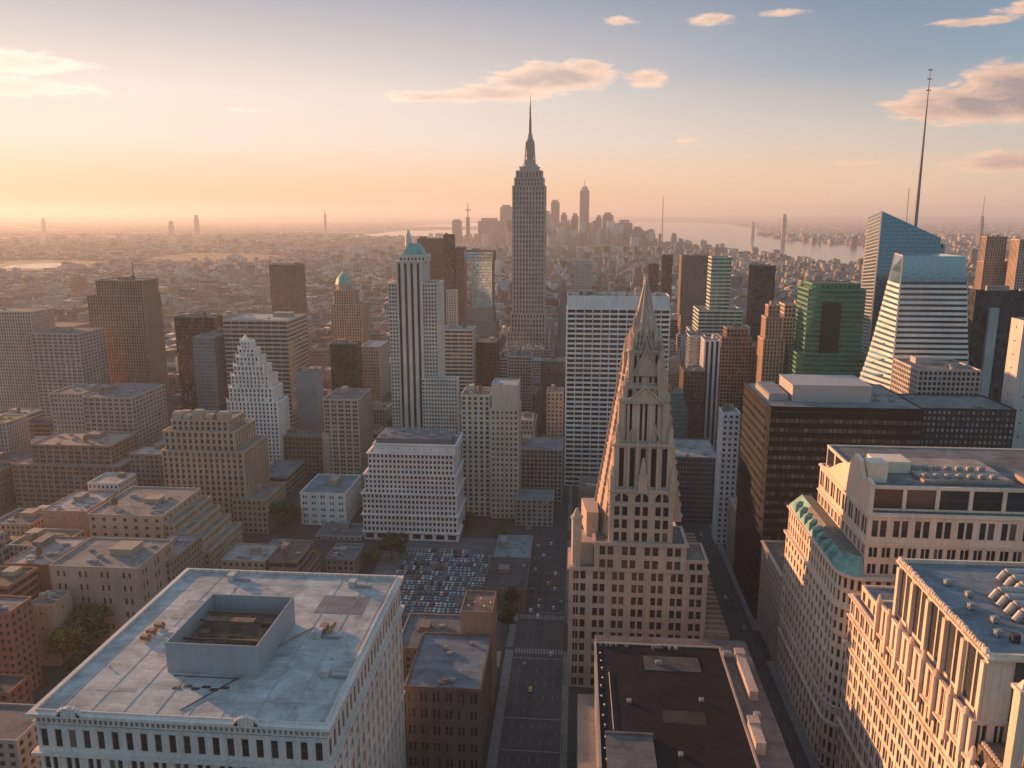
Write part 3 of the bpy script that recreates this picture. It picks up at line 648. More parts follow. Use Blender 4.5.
    # pinnacles: octagonal turrets round each stage, each one with a crocketed cap
    def pinn(x, y, z0, z1, r, cap):
        k = MB(); k.prism(ngon(x, y, r, 8, 0), z0, z1); k.prism(ngon(x, y, r*1.25, 8, 0), z1, z1+.6); k.prism(ngon(x, y, r*.95, 8, 0), z1+.6, z1+cap, scale=.06)
        for i in range(4):
            f = (i+.5)/5
            for q in ngon(x, y, r*(1-f)+.12, 4, 0): k.prism(ngon(q[0], q[1], .28, 4), z1+.6+f*cap, z1+1.5+f*cap, scale=.3)
        b.part('pinnacle', k, WALL)
    for x, y, z0, z1, r, cp in ((19.0, 377, zC-9, zC+7, 1.5, 6), (48.2, 377, zC-9, zC+7, 1.5, 6), (21.0, 379, zC, zD+5, 1.3, 6), (46.4, 379, zC, zD+5, 1.3, 6),
                               (24.6, 382, zD, zE, 1.2, 6), (42.8, 382, zD, zE, 1.2, 6), (26.5, 386, zE-6, zE+10, .95, 7), (40.8, 386, zE-6, zE+10, .95, 7), (24.8, 395, zE-2, zE+14, 1.4, 10), (28.2, 390, zE+6, zE+26, 1.1, 9), (41.2, 384.5, zE+2, zE+17, .9, 7), (27.4, 384.5, zE+2, zE+17, .9, 7), (30.4, 386.5, zE+15, zE+22, .6, 6), (37.6, 386.5, zE+15, zE+22, .6, 6)):
        pinn(x, y, z0, z1, r, cp)
    # buttress fins stepping up the splayed flank and the front
    k = MB()
    for x in (26.5, 30.8, 36.4, 40.7): k.prism(rect(x-.6, x+.6, 376.6, 378.2), zC, zD-1); k.prism(ngon(x, 377.4, .8, 4, math.pi/4), zD-1, zD+4, scale=.1)
    k.prism(rect(31.5, 35.9, 375.3, 377.5), zC, zC+9); k.prism(rect(32.2, 35.2, 375.8, 377.5), zC+9, zC+17, scale=.4)
    b.part('buttress', k, WALL)
    # raking buttresses: the long sloping flanks that carry the eye up to the spire
    def rake(y, w, xz, s=1):
        k = MB(); n = len(xz); kk = len(k.v); k.v += [(x, y, z) for x, z in xz]+[(x, y+w, z) for x, z in xz]
        k.f += [tuple(range(kk, kk+n)), tuple(range(kk+2*n-1, kk+n-1, -1))]; k.m += [0, 0]
        for i in range(n): j = (i+1) % n; k.f.append((kk+j, kk+i, kk+n+i, kk+n+j)); k.m.append(0)
        for i in range(16):
            f = (i+.5)/16; (x0, z0), (x1, z1) = xz[0], xz[1]; x, z = x0+(x1-x0)*f, z0+(z1-z0)*f; k.prism(ngon(x-.2*s, y+w/2, .75, 5), z-.4, z+2.0, scale=.25)
        b.part('raking_buttress', k, WALL)
    for y in (380.8, 390): rake(y, 1.9, [(54.0, 90), (41.6, 178), (39, 170), (44, 90)], -1)
    # corner turret on the avenue and the low wing on the other street
    k = MB(); k.prism(ngon(2.0, 377.5, 2.6, 8, 0), 0, zA+18); k.prism(ngon(2.0, 377.5, 3.1, 8, 0), zA+18, zA+19); k.prism(ngon(2, 377.5, 2.2, 8, 0), zA+19, zA+23, scale=.3)
    b.part('corner_turret', k, WALL)
    k = MB(); k.prism([(3.5, 380), (10.5, 380), (10.5, 397), (2.5, 397)], zA-8.3, zA+4); k.prism([(7, 388), (13, 388), (13, 409), (4.5, 409)], zA+4, zA+17); b.part('corner_pavilion', k, WALL)
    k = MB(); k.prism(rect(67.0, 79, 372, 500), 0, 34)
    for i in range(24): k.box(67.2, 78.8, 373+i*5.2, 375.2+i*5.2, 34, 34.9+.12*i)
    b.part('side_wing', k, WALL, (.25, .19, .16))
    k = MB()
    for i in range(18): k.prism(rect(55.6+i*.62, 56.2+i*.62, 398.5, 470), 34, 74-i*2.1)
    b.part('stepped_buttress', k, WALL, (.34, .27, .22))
gothic()

# --- black office slab on the right of the gothic tower
def black_slab():
    x0, x1, y0, y1, z = 110.5, 196, 455, 522, 132.0
    b = Building('black_office_slab', 'black glass and steel office slab with metal roof penthouse', 'office tower', (x0+x1)/2, (y0+y1)/2, (.012, .0125, .014), (.34, .33, .34), (.042, .052, .066))
    ch = 4.0; P_ = [(x0+1.5, y0), (x1, y0), (x1, y1), (x0, y1), (x0, y0+ch)]
    b.tier(P_, 0, z-5, dict(bw=2.7, fh=5.6, pw=.16, sh=.56, pd=.3, sd=.36), roof=False, parapet=0); b.tier(P_, z-5, z, dict(bw=2.6, fh=5, pw=.3, sh=.9, pd=.3, sd=.2), parapet=.5)
    b.finish(vb=590)
    a = at_y(793, 400, 468); c = at_y(872, 400, 468)
    k = MB(); k.box(a[0], c[0], 470, 502, z, z+9.5); k.box(a[0]-.3, c[0]+.3, 469.7, 502.3, z+9.5, z+10.1); b.part('penthouse', k, METAL, (.40, .38, .38))
    k = MB(); k.box(a[0]-13, a[0]-2, 472, 508, z, z+3.4)
    for i in range(9): k.box(a[0]-12.6, a[0]-2.4, 473+i*3.9, 475+i*3.9, z+3.4, z+4.3)
    b.part('cooling_plant', k, PLANT)
    for i in range(4): ac_unit(b, c[0]+6+i*4, 476+(i % 2)*12, z+.1, 3, 2.4, 1.8)
black_slab()

# --- curved-corner stone building with the green copper mansard
def gold_block():
    x0, x1, y0, y1 = 111.5, 215, 318, 402; zc = 92.0
    b = Building('curved_corner_block', 'sunlit cream stone block with rounded corner and green copper mansard roof', 'building', 150, 360, (.66, .49, .37), (.26, .25, .25), (.03, .035, .04))
    r = 9.0; arc = [(x0+r-r*math.sin(tt), y0+r-r*math.cos(tt)) for tt in (math.pi/2*i/5 for i in range(6))]
    P_ = [(x0, y1)] + arc[::-1] + [(x1, y0), (x1, y1)]
    sty = dict(bw=5.2, fh=6.2, pw=.48, sh=.40, pd=.5, sd=.32); lo = dict(bw=5.2, fh=7.4, pw=.45, sh=.34, pd=.5, sd=.3)
    b.tier(P_, 0, 22, lo, roof=False, parapet=0); b.ledge(P_, 22, 1, 1.2); b.ledge(P_, 30.8, .8, .9); b.tier(P_, 22.5, 78, sty, roof=False, parapet=0); b.ledge(P_, 77.6, 1.2, 1.5)
    P2 = inset(P_, .5); b.tier(P2, 78.8, zc, dict(bw=4.1, fh=6.3, pw=.5, sh=.32, pd=.5, sd=.3), ledge=1.0)
    b.zmax = 140
    # upper block set back behind the corner
    ux0, uy0 = 121.5, 321.0; zt = 119.5
    U_ = rect(ux0, x1, uy0, 388)
    b.tier(U_, zc, 106.5, dict(bw=5.2, fh=7.0, pw=.34, sh=.40, pd=.45, sd=.3, pair=.08), roof=False, parapet=0); b.ledge(U_, 106.2, .9, .9)
    b.tier(rect(ux0, x1, uy0+.2, 388), 107, zt, dict(bw=8.6, fh=12.4, pw=.32, sh=.42, pd=.4, sd=.3, pair=.1), parapet=.5); b.ledge(U_, zt-.6, .8, 1.0)
    b.tier(rect(ux0+1.5, x1, uy0+4, 384), zt+.3, 130.0, dict(bw=13, fh=9.8, pw=.12, sh=.18, pd=.5, sd=.3), parapet=.6)
    b.finish(vb=690)
    # curved gable shield on the lit flank
    k = MB(); prof = [(321, 119), (321, 132.5), (326, 133.5), (330, 131), (336, 138), (342, 139), (348, 133), (360, 129), (374, 122), (388, 119)]
    n = len(prof); kk = len(k.v); k.v += [(ux0-.6, y, z) for y, z in prof]+[(ux0+1.1, y, z) for y, z in prof]
    k.f += [tuple(range(kk, kk+n)), tuple(range(kk+2*n-1, kk+n-1, -1))]; k.m += [0, 0]
    for i in range(n): j = (i+1) % n; k.f.append((kk+j, kk+i, kk+n+i, kk+n+j)); k.m.append(0)
    b.part('gable', k, WALL); k = MB(); k.box(ux0+1.6, ux0+9, 330, 338, 130, 138.5); k.box(ux0+9.5, ux0+24, 344, 356, 130, 135); b.part('roof_bulkhead', k, WALL)
    k = MB(); k.box(ux0+24, ux0+60, 330, 362, 130.3, 131.6); k.box(ux0+64, ux0+88, 326, 338, 130.3, 133); b.part('roof_deck', k, ROOF, (.42, .33, .27))
    for i in range(14): ac_unit(b, ux0+26+(i % 7)*4.6, 334+(i//7)*11, 131.6, 2.6, 2.0, 1.6)
    # mansard: slopes in from the eaves
    k = MB(); o = inset(P2, -.6); i_ = inset(P2, 4.2); pick = list(range(0, 8))
    for q in range(0, 6):
        a, c = o[q], o[q+1]; d, e = i_[q+1], i_[q]
        if q == 0:
            for s0, s1, hi in ((0, .22, 1), (.22, .36, .45), (.36, .5, .3), (.5, .66, .42), (.66, .8, .3), (.8, 1, .75)):
                lerp = lambda A, B, t_: (A[0]+(B[0]-A[0])*t_, A[1]+(B[1]-A[1])*t_)
                a_, c_, d_, e_ = lerp(a, c, s0), lerp(a, c, s1), lerp(e, d, s1), lerp(e, d, s0); m1, m2 = lerp(a_, e_, hi), lerp(c_, d_, hi)
                k.quad((*a_, zc+.9), (*c_, zc+.9), (*m2, zc+.9+7.3*hi), (*m1, zc+.9+7.3*hi)); k.quad((*m1, zc+.9+7.3*hi), (*m2, zc+.9+7.3*hi), (*d_, zc+8.2), (*e_, zc+8.2), 1)
        else: k.quad((a[0], a[1], zc+.9), (c[0], c[1], zc+.9), (d[0], d[1], zc+8.2), (e[0], e[1], zc+8.2))
        for f in (0, .5): k.tube((a[0]+(c[0]-a[0])*f, a[1]+(c[1]-a[1])*f, zc+1), (e[0]+(d[0]-e[0])*f, e[1]+(d[1]-e[1])*f, zc+8.3), .14, 4)
    a, c, d, e = o[6], (ux0-.8, y0+.6), (ux0-.8, y0+4.6), i_[6]; k.quad((a[0], a[1], zc+.9), (c[0], c[1], zc+.9), (d[0], d[1], zc+8.2), (e[0], e[1], zc+8.2))
    k.v += [(x, y, zc+8.2) for x, y in i_[:7]]+[(ux0-.8, y0+4.6, zc+8.2), (ux0-.8, y1-6, zc+8.2)]; m0 = len(k.v)-9; k.f.append(tuple(range(m0, m0+9))); k.m.append(1)
    man = b.part('mansard_roof', k, [COPPER, simple('weathered_slate', (.17, .155, .14), .85, 0, .35, .5)])
    for y in range(334, 398, 8): k = MB(); k.box(x0-.1, x0+4.2, y, y+2.6, zc+1.2, zc+5.2); k.prism(rect(x0-.3, x0+5, y-.3, y+2.9), zc+5.2, zc+6.8, scale=.3); b.sub('dormer', k, COPPER, man)
    # lower wing along the street
    k = Building('street_wing_building', 'low sunlit stone wing between the copper-roofed block and the street behind', 'building', 117, 428, (.48, .38, .30), (.2, .21, .2), (.03, .035, .04))
    k.tier(rect(111.3, 150, 404, 450), 0, 52, dict(bw=3.6, fh=4.2, pw=.45, sh=.4, pd=.4, sd=.3), ledge=.8); k.finish(vb=640)
gold_block()

# --- sunlit office block in the lower right corner
def corner_block():
    xl, zl, z2, zt, x0, xr = 111.1, 91.5, 102.5, 122.0, 113.6, 205.0
    b = Building('ornate_block', 'sunlit cream office block with tall bay windows, rooftop pipes and stepped terraces, lower right corner', 'building', 150, 215, (.66, .48, .36), (.28, .32, .37), (.05, .055, .06))
    lo = dict(bw=5.4, fh=7.0, pw=.32, sh=.28, pd=.38, sd=.25, pair=.08); F_ = rect(xl, xr, 120, 304)
    b.tier(F_, 0, 36, lo, roof=False, parapet=0); b.ledge(F_, 35.6, .9, 1.1); b.tier(rect(xl, xr, 120, 303.9), 36.5, 71, lo, roof=False, parapet=0); b.ledge(F_, 70.6, .9, 1.1)
    b.tier(rect(xl+.1, xr, 120, 303.8), 71.5, zl-8.4, lo, roof=False, parapet=0); b.ledge(F_, zl-8.8, .8, .9)
    b.tier(rect(xl+.2, xr, 120, 303.6), zl-8, zl, dict(lo, fh=8), ledge=.8)
    b.tier(rect(xl+.4, xr, 207.2, 277), zl, z2, dict(bw=4.7, fh=12.4, pw=.42, sh=.2, pd=.7, sd=.3, pair=.1), parapet=.5)
    b.tier(rect(xl+2.6, xr, 277.3, 300), zl, zl+5.5, dict(bw=5.5, fh=5.4, pw=.5, sh=.3, pd=.3, sd=.2))
    b.tier(rect(x0, xr, 207, 268), z2, zt, dict(bw=12, fh=20, pw=.22, sh=.14, pd=.5, sd=.3, pair=.06), ledge=.8, parapet=1.4, skip=(0,))
    b.zmax = zt; b.finish(vb=768)
    for i in range(6):
        y = 207.8+i*11.8; k = MB(); k.obox((x0, y), (0, 1), (-1, 0), -.9, .9, 0, 1.4, z2, zt-1.5); k.prism(ngon(x0-.8, y, 1.3, 6), zt+1.2, zt+2.6, scale=.4); b.part('pilaster', k, WALL)
    for i in range(8):
        y = 209.5+i*9.4; k = MB(); k.obox((xl, y), (0, 1), (-1, 0), -.75, .75, 0, 1.5, zl-3, z2+1); k.prism(ngon(xl-.6, y, .95, 6), z2+1, z2+1.8, scale=.95); k.prism(ngon(xl-.6, y, .9, 6), z2+1.8, z2+3.8 if i % 2 else z2+3, scale=.35); b.part('buttress_pier', k, WALL)
    k = MB()
    for i in range(44): k.prism(ngon(x0-.75, 208+i*1.34, .5+.15*(i % 3), 5), zt+1.3, zt+2.0+random.random()*.8, scale=.45)
    b.part('carved_parapet', k, WALL)
    k = MB(); k.box(x0+7, xr, 206.2, 207, zl, zt+.4); b.part('end_wall', k, METAL, (.075, .07, .07))
    for i in range(7):                                               # rows of silver pipes on the roof
        y = 228+i*4.6; k = MB(); xs = x0+17+(2 if i < 4 else 11)
        k.tube((xs, y, zt+3.2), (x0+72, y+.4, zt+3.2), 1.35, 10); k.tube((xs, y, zt+3.2), (xs-1.8, y, zt+.4), 1.2, 10); k.box(xs+4, xs+5, y-1, y+1, zt, zt+2.2); k.box(xs+24, xs+25, y-1, y+1, zt, zt+2.2); b.part('silver_duct', k, PLANT)
    for i in range(5): ac_unit(b, x0+8+(i % 2)*3, 219+i*8, zt+.1, 2.0, 1.8, 1.8)
    k = MB(); k.box(x0+10, x0+12, 215, 217, zt, zt+2.6); k.box(x0+34, x0+34.4, 214, 214.4, zt, zt+7); k.box(x0+38, x0+38.4, 214, 214.4, zt, zt+7); k.box(x0+33.6, x0+38.8, 213.9, 214.5, zt+5, zt+5.4); b.part('pipe_rack', k, RUBBER)
    # terraces that step towards the viewer
    k = MB(); k.box(xl+1.6, x0+30, 194, 205.9, zl+.2, zl+5.5); b.part('terrace', k, ROOF, (.22, .17, .13))
    k = MB(); k.box(xl+9.5, xr, 188, 189, zl+.2, zl+13); k.box(xl+9, xl+10.2, 189, 205, zl+.2, zl+13)
    for i in range(12): k.box(xl+8.5, xl+9, 189.5+i*1.3, 190.1+i*1.3, zl+.2, zl+13.4)
    b.part('terrace_screen', k, WALL, (.40, .25, .13)); k = MB(); k.box(xl+10.2, xr, 189, 205, zl+.2, zl+11.5); b.part('terrace_room', k, ROOF, (.08, .09, .12))
    for i in range(9):
        y = 148+i*7; k = MB(); k.obox((xl, y), (0, 1), (-1, 0), -1.0, 1.0, 0, 1.2, zl-14, zl+2); k.prism(ngon(xl-.2, y, 1.5, 6), zl+2, zl+2.9, scale=.9); k.prism(ngon(xl-.2, y, 1.1, 6), zl+2.9, zl+5.4, scale=.35); b.part('stone_pier', k, WALL)
    q = at_y(1016, 750, 186); k = MB(); zq = q[2]-4; k.box(q[0]-1.4, q[0]+1.4, 185, 188, zl, zq+20); k.box(q[0]-1.9, q[0]+1.9, 184.4, 188.6, zq+20, zq+21); k.prism(ngon(q[0], 186.5, 1.5, 4, math.pi/4), zq+21, zq+23, scale=.3); b.part('terrace_pier', k, WALL)
    for (ya, yb, h) in ((150, 168, 4.5), (171, 188, 7)): k = MB(); k.box(xl+5.5, xr, ya, yb, zl+.1, zl+h); k.box(xl+5.1, xr, ya-.4, yb+.4, zl+h, zl+h+.6); b.part('setback_storey', k, WALL); k = MB(); k.box(xl+6, xr, ya+.6, yb-.6, zl+h+.61, zl+h+.7); b.part('terrace', k, ROOF, (.24, .19, .16))
    for i in range(6): ac_unit(b, xl+10+(i % 3)*4.5, 174+(i//3)*6, zl+7.7, 2.6, 2, 1.6, 2)
    for i in range(9): k = MB(); y = 194.6+i*1.25; k.prism(ngon(xl+2.6, y, .5, 6), zl+5.5, zl+6.4, scale=1.2); b.part('planter', k, WALL)
corner_block()

# ------------------------------------------------------------------ the towers one can tell apart, left to right
WHITE, PALE, TAN, BEIGE, BROWN, DKBR, GREY, PINK = (.62,.57,.54), (.48,.43,.39), (.38,.29,.22), (.42,.35,.28), (.28,.185,.125), (.11,.065,.05), (.28,.27,.26), (.40,.30,.26)
OT, SK = 'office tower', 'skyscraper'
def antenna(b, px, pyt, Y, z, r=.5):
    q = at_y(px, pyt, Y); k = MB(); k.tube((q[0], Y, z), (q[0], Y, q[2]), r, 6, 0, r*.4); return b.part('antenna', k, RUBBER)
b = hero('brown_slab_tower', 'big dark brown slab tower with an antenna mast, far left', SK, BROWN, 'vert', [(87, 143, 296, 900, 38, 'vert'), (95.5, 142, 281, 902, 34, 'vert')], vb=385, kit=2); antenna(b, 132, 262, 915, b.tops[-1][4], .9)
hero('dark_red_tower', 'dark maroon plain tower right of the brown slab tower with the mast', OT, (.10,.05,.045), 'curtain', [(174, 214, 318, 860, 22)], vb=385)
hero('blue_glass_block', 'blue grey glass block left of the white stepped pinnacle tower', OT, (.16,.20,.22), 'curtain', [(192, 214, 338, 790, 62)], vb=420, glass=(.22,.36,.44), cur=True)
# white stepped tower
b = Building('white_stepped_tower', 'white stone stepped tower that narrows to a point, left of centre', SK, -232, 715, (.66,.62,.62), (.5,.5,.52))
z0 = 0
for xl, xr, yt, dy in ((227, 277, 402, 0), (229, 272, 388, 2), (231, 268, 376, 4), (233.5, 263, 366, 6), (236, 258.5, 357, 8), (238.5, 254, 349, 10), (240.5, 250, 342, 12)):
    Y = 700+dy; A, C = at_y(xl, yt, Y), at_y(xr, yt, Y); d = (C[0]-A[0])*.45
    b.tier(rect(A[0], C[0], Y, Y+d+6), z0, A[2], dict(bw=3.6, fh=3.8, pw=.5, sh=.34, pd=.7, sd=.25), parapet=.6)
    k = MB()
    for x in np.linspace(A[0], C[0], 6): k.prism(ngon(x, Y, 1.1, 4, math.pi/4), A[2], A[2]+4, scale=.4)
    b.part('parapet_finial', k, WALL); z0 = A[2]
A = at_y(245, 335, 722); k = MB(); k.prism(ngon(A[0], 722, 3.5, 6), z0, A[2]+1, scale=.1); b.part('pinnacle', k, WALL); b.finish(vb=470)
hero('banded_office_block', 'wide office block with dark window bands and pale flat roof behind white pinnacle', OT, (.40,.31,.25), 'ribbon', [(223, 287, 321, 800, 60)], roof=(.62,.57,.53), vb=440, kit=3, tank=0)
hero('slim_brown_tower', 'slim ribbed brown tower standing alone in the haze left of green-domed tower', OT, (.27,.16,.10), 'vert', [(269, 298, 265, 1300, 30)], vb=312)
b = hero('green_domed_tower', 'tan brick tower with a small green dome on top', SK, (.40,.27,.18), 'vert', [(331, 361, 305, 1010, 40), (334, 353, 291, 1016, 26)], vb=347, kit=0, done=False)
A = at_y(344, 291, 1028); k = MB(); z = A[2]; k.prism(ngon(A[0], 1028, 10.2, 8, .39), z, z+9); b.part('drum', k, WALL); k = MB(); k.prism(ngon(A[0], 1028, 11, 8, .39), z+9, z+17, scale=.8); k.prism(ngon(A[0], 1028, 8.8, 8, .39), z+17, z+23, scale=.45); k.prism(ngon(A[0], 1028, 2, 6), z+23, z+27, scale=.2)
b.part('dome', k, COPPER); b.finish(None, 347)
hero('olive_glass_tower', 'dark olive glass slab with tan side in front of green-domed tower', OT, (.055,.055,.035), 'curtain', [(330, 355.5, 345, 850, 22)], vb=390, glass=(.05,.05,.03))
hero('striped_grey_tower', 'grey striped tower with pale blue roof, left of the tall ribbed white tower', OT, (.42,.36,.32), 'fins', [(361, 379, 347, 905, 44)], roof=(.33,.40,.48), vb=395)
# tall ribbed white tower with green pyramid
b = Building('ribbed_white_tower', 'tall pale tower with dark vertical stripes and small green pyramid roof', SK, -160, 740, (.55,.49,.44), (.4,.4,.38))
Y = 722; A, C = at_y(387.5, 284, Y), at_y(436, 278, Y); b.tier(rect(A[0], C[0], Y+3, Y+40), 0, A[2], 'dense')
A2, C2 = at_y(396, 262, Y), at_y(421, 262, Y); b.tier(rect(A2[0], C2[0], Y, Y+36), 0, A2[2], dict(bw=5.6, fh=200, pw=.56, sh=.012, pd=.9, sd=.3), ledge=.6)
A3, C3 = at_y(399, 256, Y+5), at_y(425, 256, Y+5); b.tier(rect(A3[0], C3[0], Y+5.5, Y+32), A2[2], A3[2], 'small')
z = A3[2]; k = MB(); k.prism(rect(A3[0]+2, C3[0]-2, Y+8, Y+30), z, z+11, scale=.42); b.part('pyramid_roof', k, COPPER)
S = at_y(408, 230, Y+18); k = MB(); k.prism(ngon(S[0], Y+18, 3.4, 6), z+9, z+19, scale=.75); k.prism(ngon(S[0], Y+18, 2.4, 6), z+19, S[2], scale=.3); b.part('lantern', k, WALL)
A, C = at_y(422, 379, Y-8), at_y(457, 379, Y-8); b.tier(rect(A[0], C[0], Y-8, Y+2.6), 0, A[2], 'dense'); b.finish(None, 435)
hero('copper_slab_tower', 'reddish copper slab behind the ribbed white tower', SK, (.26,.125,.075), 'curtain', [(417, 443, 239, 1600, 40)], vb=325, glass=(.10,.05,.035))
hero('black_needle_slab', 'thin black slab tower between copper slab and blue-screened tower', SK, (.02,.022,.026), 'curtain', [(443, 453, 235, 1500, 26)], vb=320)
hero('brown_shaft', 'plain brown shaft just right of the thin black slab', OT, (.22,.15,.12), 'fins', [(453.5, 464, 248, 1550, 30)], vb=325)
hero('pale_small_tower', 'small pale grey tower at the foot of the thin black slab', OT, PALE, 'punch', [(446, 456, 291, 1350, 20)], vb=325, kit=0)
b = hero('blue_screen_tower', 'pale blue glass tower framed by a brown cap and base', SK, (.25,.15,.10), 'fins', [(464, 496, 323, 1090, 40), (466, 493, 309, 1092, 36), (471.5, 492, 261, 1095, 30, 'curtain'), (464.5, 493, 251.5, 1093, 34)], vb=365, cur=True, glass=(.55,.72,.78), kit=1)
hero('beige_banded_office', 'beige office with pale horizontal bands right of the ribbed white tower', OT, (.46,.42,.34), 'ribbon', [(437, 472.5, 330, 905, 30)], roof=(.42,.42,.42), vb=385, kit=3)
hero('dark_brown_office', 'dark brown office tight against the beige banded office', OT, (.12,.08,.06), 'fins', [(474, 496, 343, 930, 40)], vb=395)
# tall spired tower in the middle
b = Building('tall_spired_skyscraper', 'tallest grey stone skyscraper with stepped top and needle spire', SK, -85, 1325, (.36,.31,.28), (.3,.28,.27)); Y = 1300; xc = (at_y(528.5, 250, Y)[0]); mpx = (at_y(544, 250, Y)[0]-at_y(513, 250, Y)[0])/31
def es(px, z0, py, yo, dep, st='vert', **kw):
    z = at_y(528, py, Y+yo)[2]; b.tier(rect(xc-px/2*mpx, xc+px/2*mpx, Y+yo, Y+yo+dep), z0, z, st, **kw); return z
fs = dict(bw=5.2, fh=7.6, pw=.52, sh=.3, pd=1.2, sd=.35)
z = es(52, 0, 350, -14, 80, 'punch'); z = es(42, z, 333, -8, 70, fs); z = es(34, z, 314, -4, 62, fs); z = es(31, z, 186, 0, 52, fs); z = es(27.5, z, 178, 3, 44, fs); z = es(24.5, z, 171, 5, 38, fs); z = es(19, z, 167, 8, 32, None, ledge=.8)
k = MB(); yy = Y+26
for r, z0, z1, r2 in ((14, z, z+5, 12), (8.8, z+5, z+12, 7.4), (6.4, z+12, z+44, 5.6), (7.3, z+18, z+19.5, 7.3), (7.0, z+28, z+29.5, 7), (6.6, z+40, z+42, 6.6), (4.6, z+44, z+52, 3.6)): k.cyl(xc, yy, z0, z1, r, r2, 12)
for i in range(4):
    aa = i*math.pi/2+.4; k.tube((xc+9*math.cos(aa), yy+9*math.sin(aa), z+5), (xc+6.4*math.cos(aa), yy+6.4*math.sin(aa), z+40), 1.2, 5)
b.part('mooring_mast', k, METAL, (.33,.31,.30)); top = at_y(528.5, 95, Y+26)[2]
k = MB(); k.cyl(xc, yy, z+52, z+75, 2.6, 2.2, 8); k.cyl(xc, yy, z+75, z+95, 1.8, 1.3, 8); k.cyl(xc, yy, z+95, top, 1.1, .5, 6)
for i in range(7): k.box(xc-2.9+.25*i, xc+2.9-.25*i, yy-.4, yy+.4, z+54+i*6, z+55+i*6)
b.part('spire', k, METAL, (.24,.23,.23)); b.finish(None, 345)
# white gridded slab
b = hero('white_grid_slab', 'wide white slab with black window bands behind the gothic tower', OT, (.66,.63,.62), dict(bw=7.4, fh=4.35, pw=.10, sh=.40, pd=.5, sd=.9), [(567.5, 670, 309, 690, 30), (567.3, 670.2, 297, 689.5, 31, None)], roof=(.30,.31,.33), vb=490, kit=0, done=False, glass=(.018,.018,.02))
x0, x1, y0, y1, z = b.tops[-1]; roof_kit(b, x0, x1, y0, y1, z, 6, 0)
for i in range(9): ac_unit(b, x0+6+i*9, y0+5+(i % 3)*4, z+.1, 3.4, 2.6, random.uniform(2, 4), 2)
b.finish(None, 490)
# right of the middle
hero('far_white_block', 'small far white block with grey window columns right of the tall spire', 'building', (.55,.52,.50), 'fins', [(575, 592, 260.5, 1950, 30)], vb=282)
hero('far_dark_block', 'small far black block, the wider and lower of a pair', OT, (.05,.045,.045), 'curtain', [(649, 659, 264.5, 1720, 26)], vb=295)
hero('far_dark_tower', 'small far black tower, the taller of a pair', OT, (.035,.035,.04), 'curtain', [(663, 673, 255.5, 1760, 28)], vb=292)
hero('brown_brick_slab', 'brown brick slab with sunlit left edge beyond the green glass tower', OT, (.22,.14,.11), 'small', [(681, 712, 316, 1390, 40), (682, 713, 256, 1400, 34)], vb=335)
b = hero('green_stepped_tower', 'pale green glass tower rising from a stepped base', SK, (.42,.46,.40), 'ribbon', [(693, 744, 334, 985, 60), (699, 743, 311, 990, 48), (712, 732, 257.5, 1000, 26)], vb=345, glass=(.05,.20,.17), cur=True, kit=0)
hero('cream_topped_block', 'brown gridded block with cream stepped top below the green stepped tower', OT, (.24,.16,.12), 'grid', [(719, 759, 347, 850, 40), (722, 752, 338, 856, 28), (727, 748, 329, 860, 20)], roof=(.45,.4,.35), vb=410)
hero('white_striped_tower', 'narrow white tower with dark vertical stripes beside the cream-topped block', OT, (.52,.52,.55), dict(bw=5, fh=300, pw=.5, sh=.01, pd=.6, sd=.3), [(705, 720, 341, 800, 24)], vb=437)
hero('pale_glass_block', 'pale blue stepped glass block left of the white striped tower', OT, (.40,.43,.46), 'curtain', [(690, 706, 337, 880, 40)], vb=395, glass=(.22,.28,.34), cur=True)
hero('dark_brown_block', 'dark brown unlit block beside the teal glass block', OT, (.10,.08,.065), 'small', [(684, 705, 372, 770, 30)], vb=437)
hero('teal_glass_block', 'teal glass block right of the white grid slab', OT, (.10,.20,.22), 'curtain', [(664, 688, 410, 740, 30), (665, 684, 393, 744, 22)], vb=450, glass=(.16,.42,.46), cur=True)
hero('black_glass_tower', 'black glass tower with golden left edge, right of green stepped tower', SK, (.05,.045,.045), 'curtain', [(754, 776, 266.5, 1120, 34)], vb=345, glass=(.05,.05,.055))
b = hero('orange_slim_tower', 'slim orange-lit stone tower left of the green glass block', SK, (.46,.27,.17), 'vert', [(764, 784, 340, 806, 24), (766.5, 782, 318, 809, 18), (769, 779.5, 306, 812, 12)], vb=382)
hero('pink_grid_block', 'pinkish gridded block between orange slim tower and green glass block', OT, (.46,.33,.27), 'grid', [(783.5, 806, 318, 850, 34), (785, 803, 305, 856, 24)], vb=377)
b = hero('green_glass_block', 'emerald green glass block with dark central bay', OT, (.09,.23,.16), dict(bw=8, fh=4.6, pw=.06, sh=.42, pd=.3, sd=.3), [(797, 866, 354, 776, 44), (809, 866, 290, 780, 38)], vb=375, glass=(.06,.24,.16), cur=True, kit=0, done=False)
x0, x1, y0, y1, z = b.tops[-1]; b.tier(rect(x0+4, x1-4, y0+4, y1-4), z, at_y(830, 284, 784)[2], dict(bw=4, fh=6, pw=.3, sh=.4, pd=.3, sd=.2)); k = MB(); k.box(at_y(823, 300, 779)[0], at_y(842, 300, 779)[0], 778.4, 780, 0, z-12); b.part('dark_bay', k, CURTAIN, (.05,.055,.04)); b.finish(None, 375)

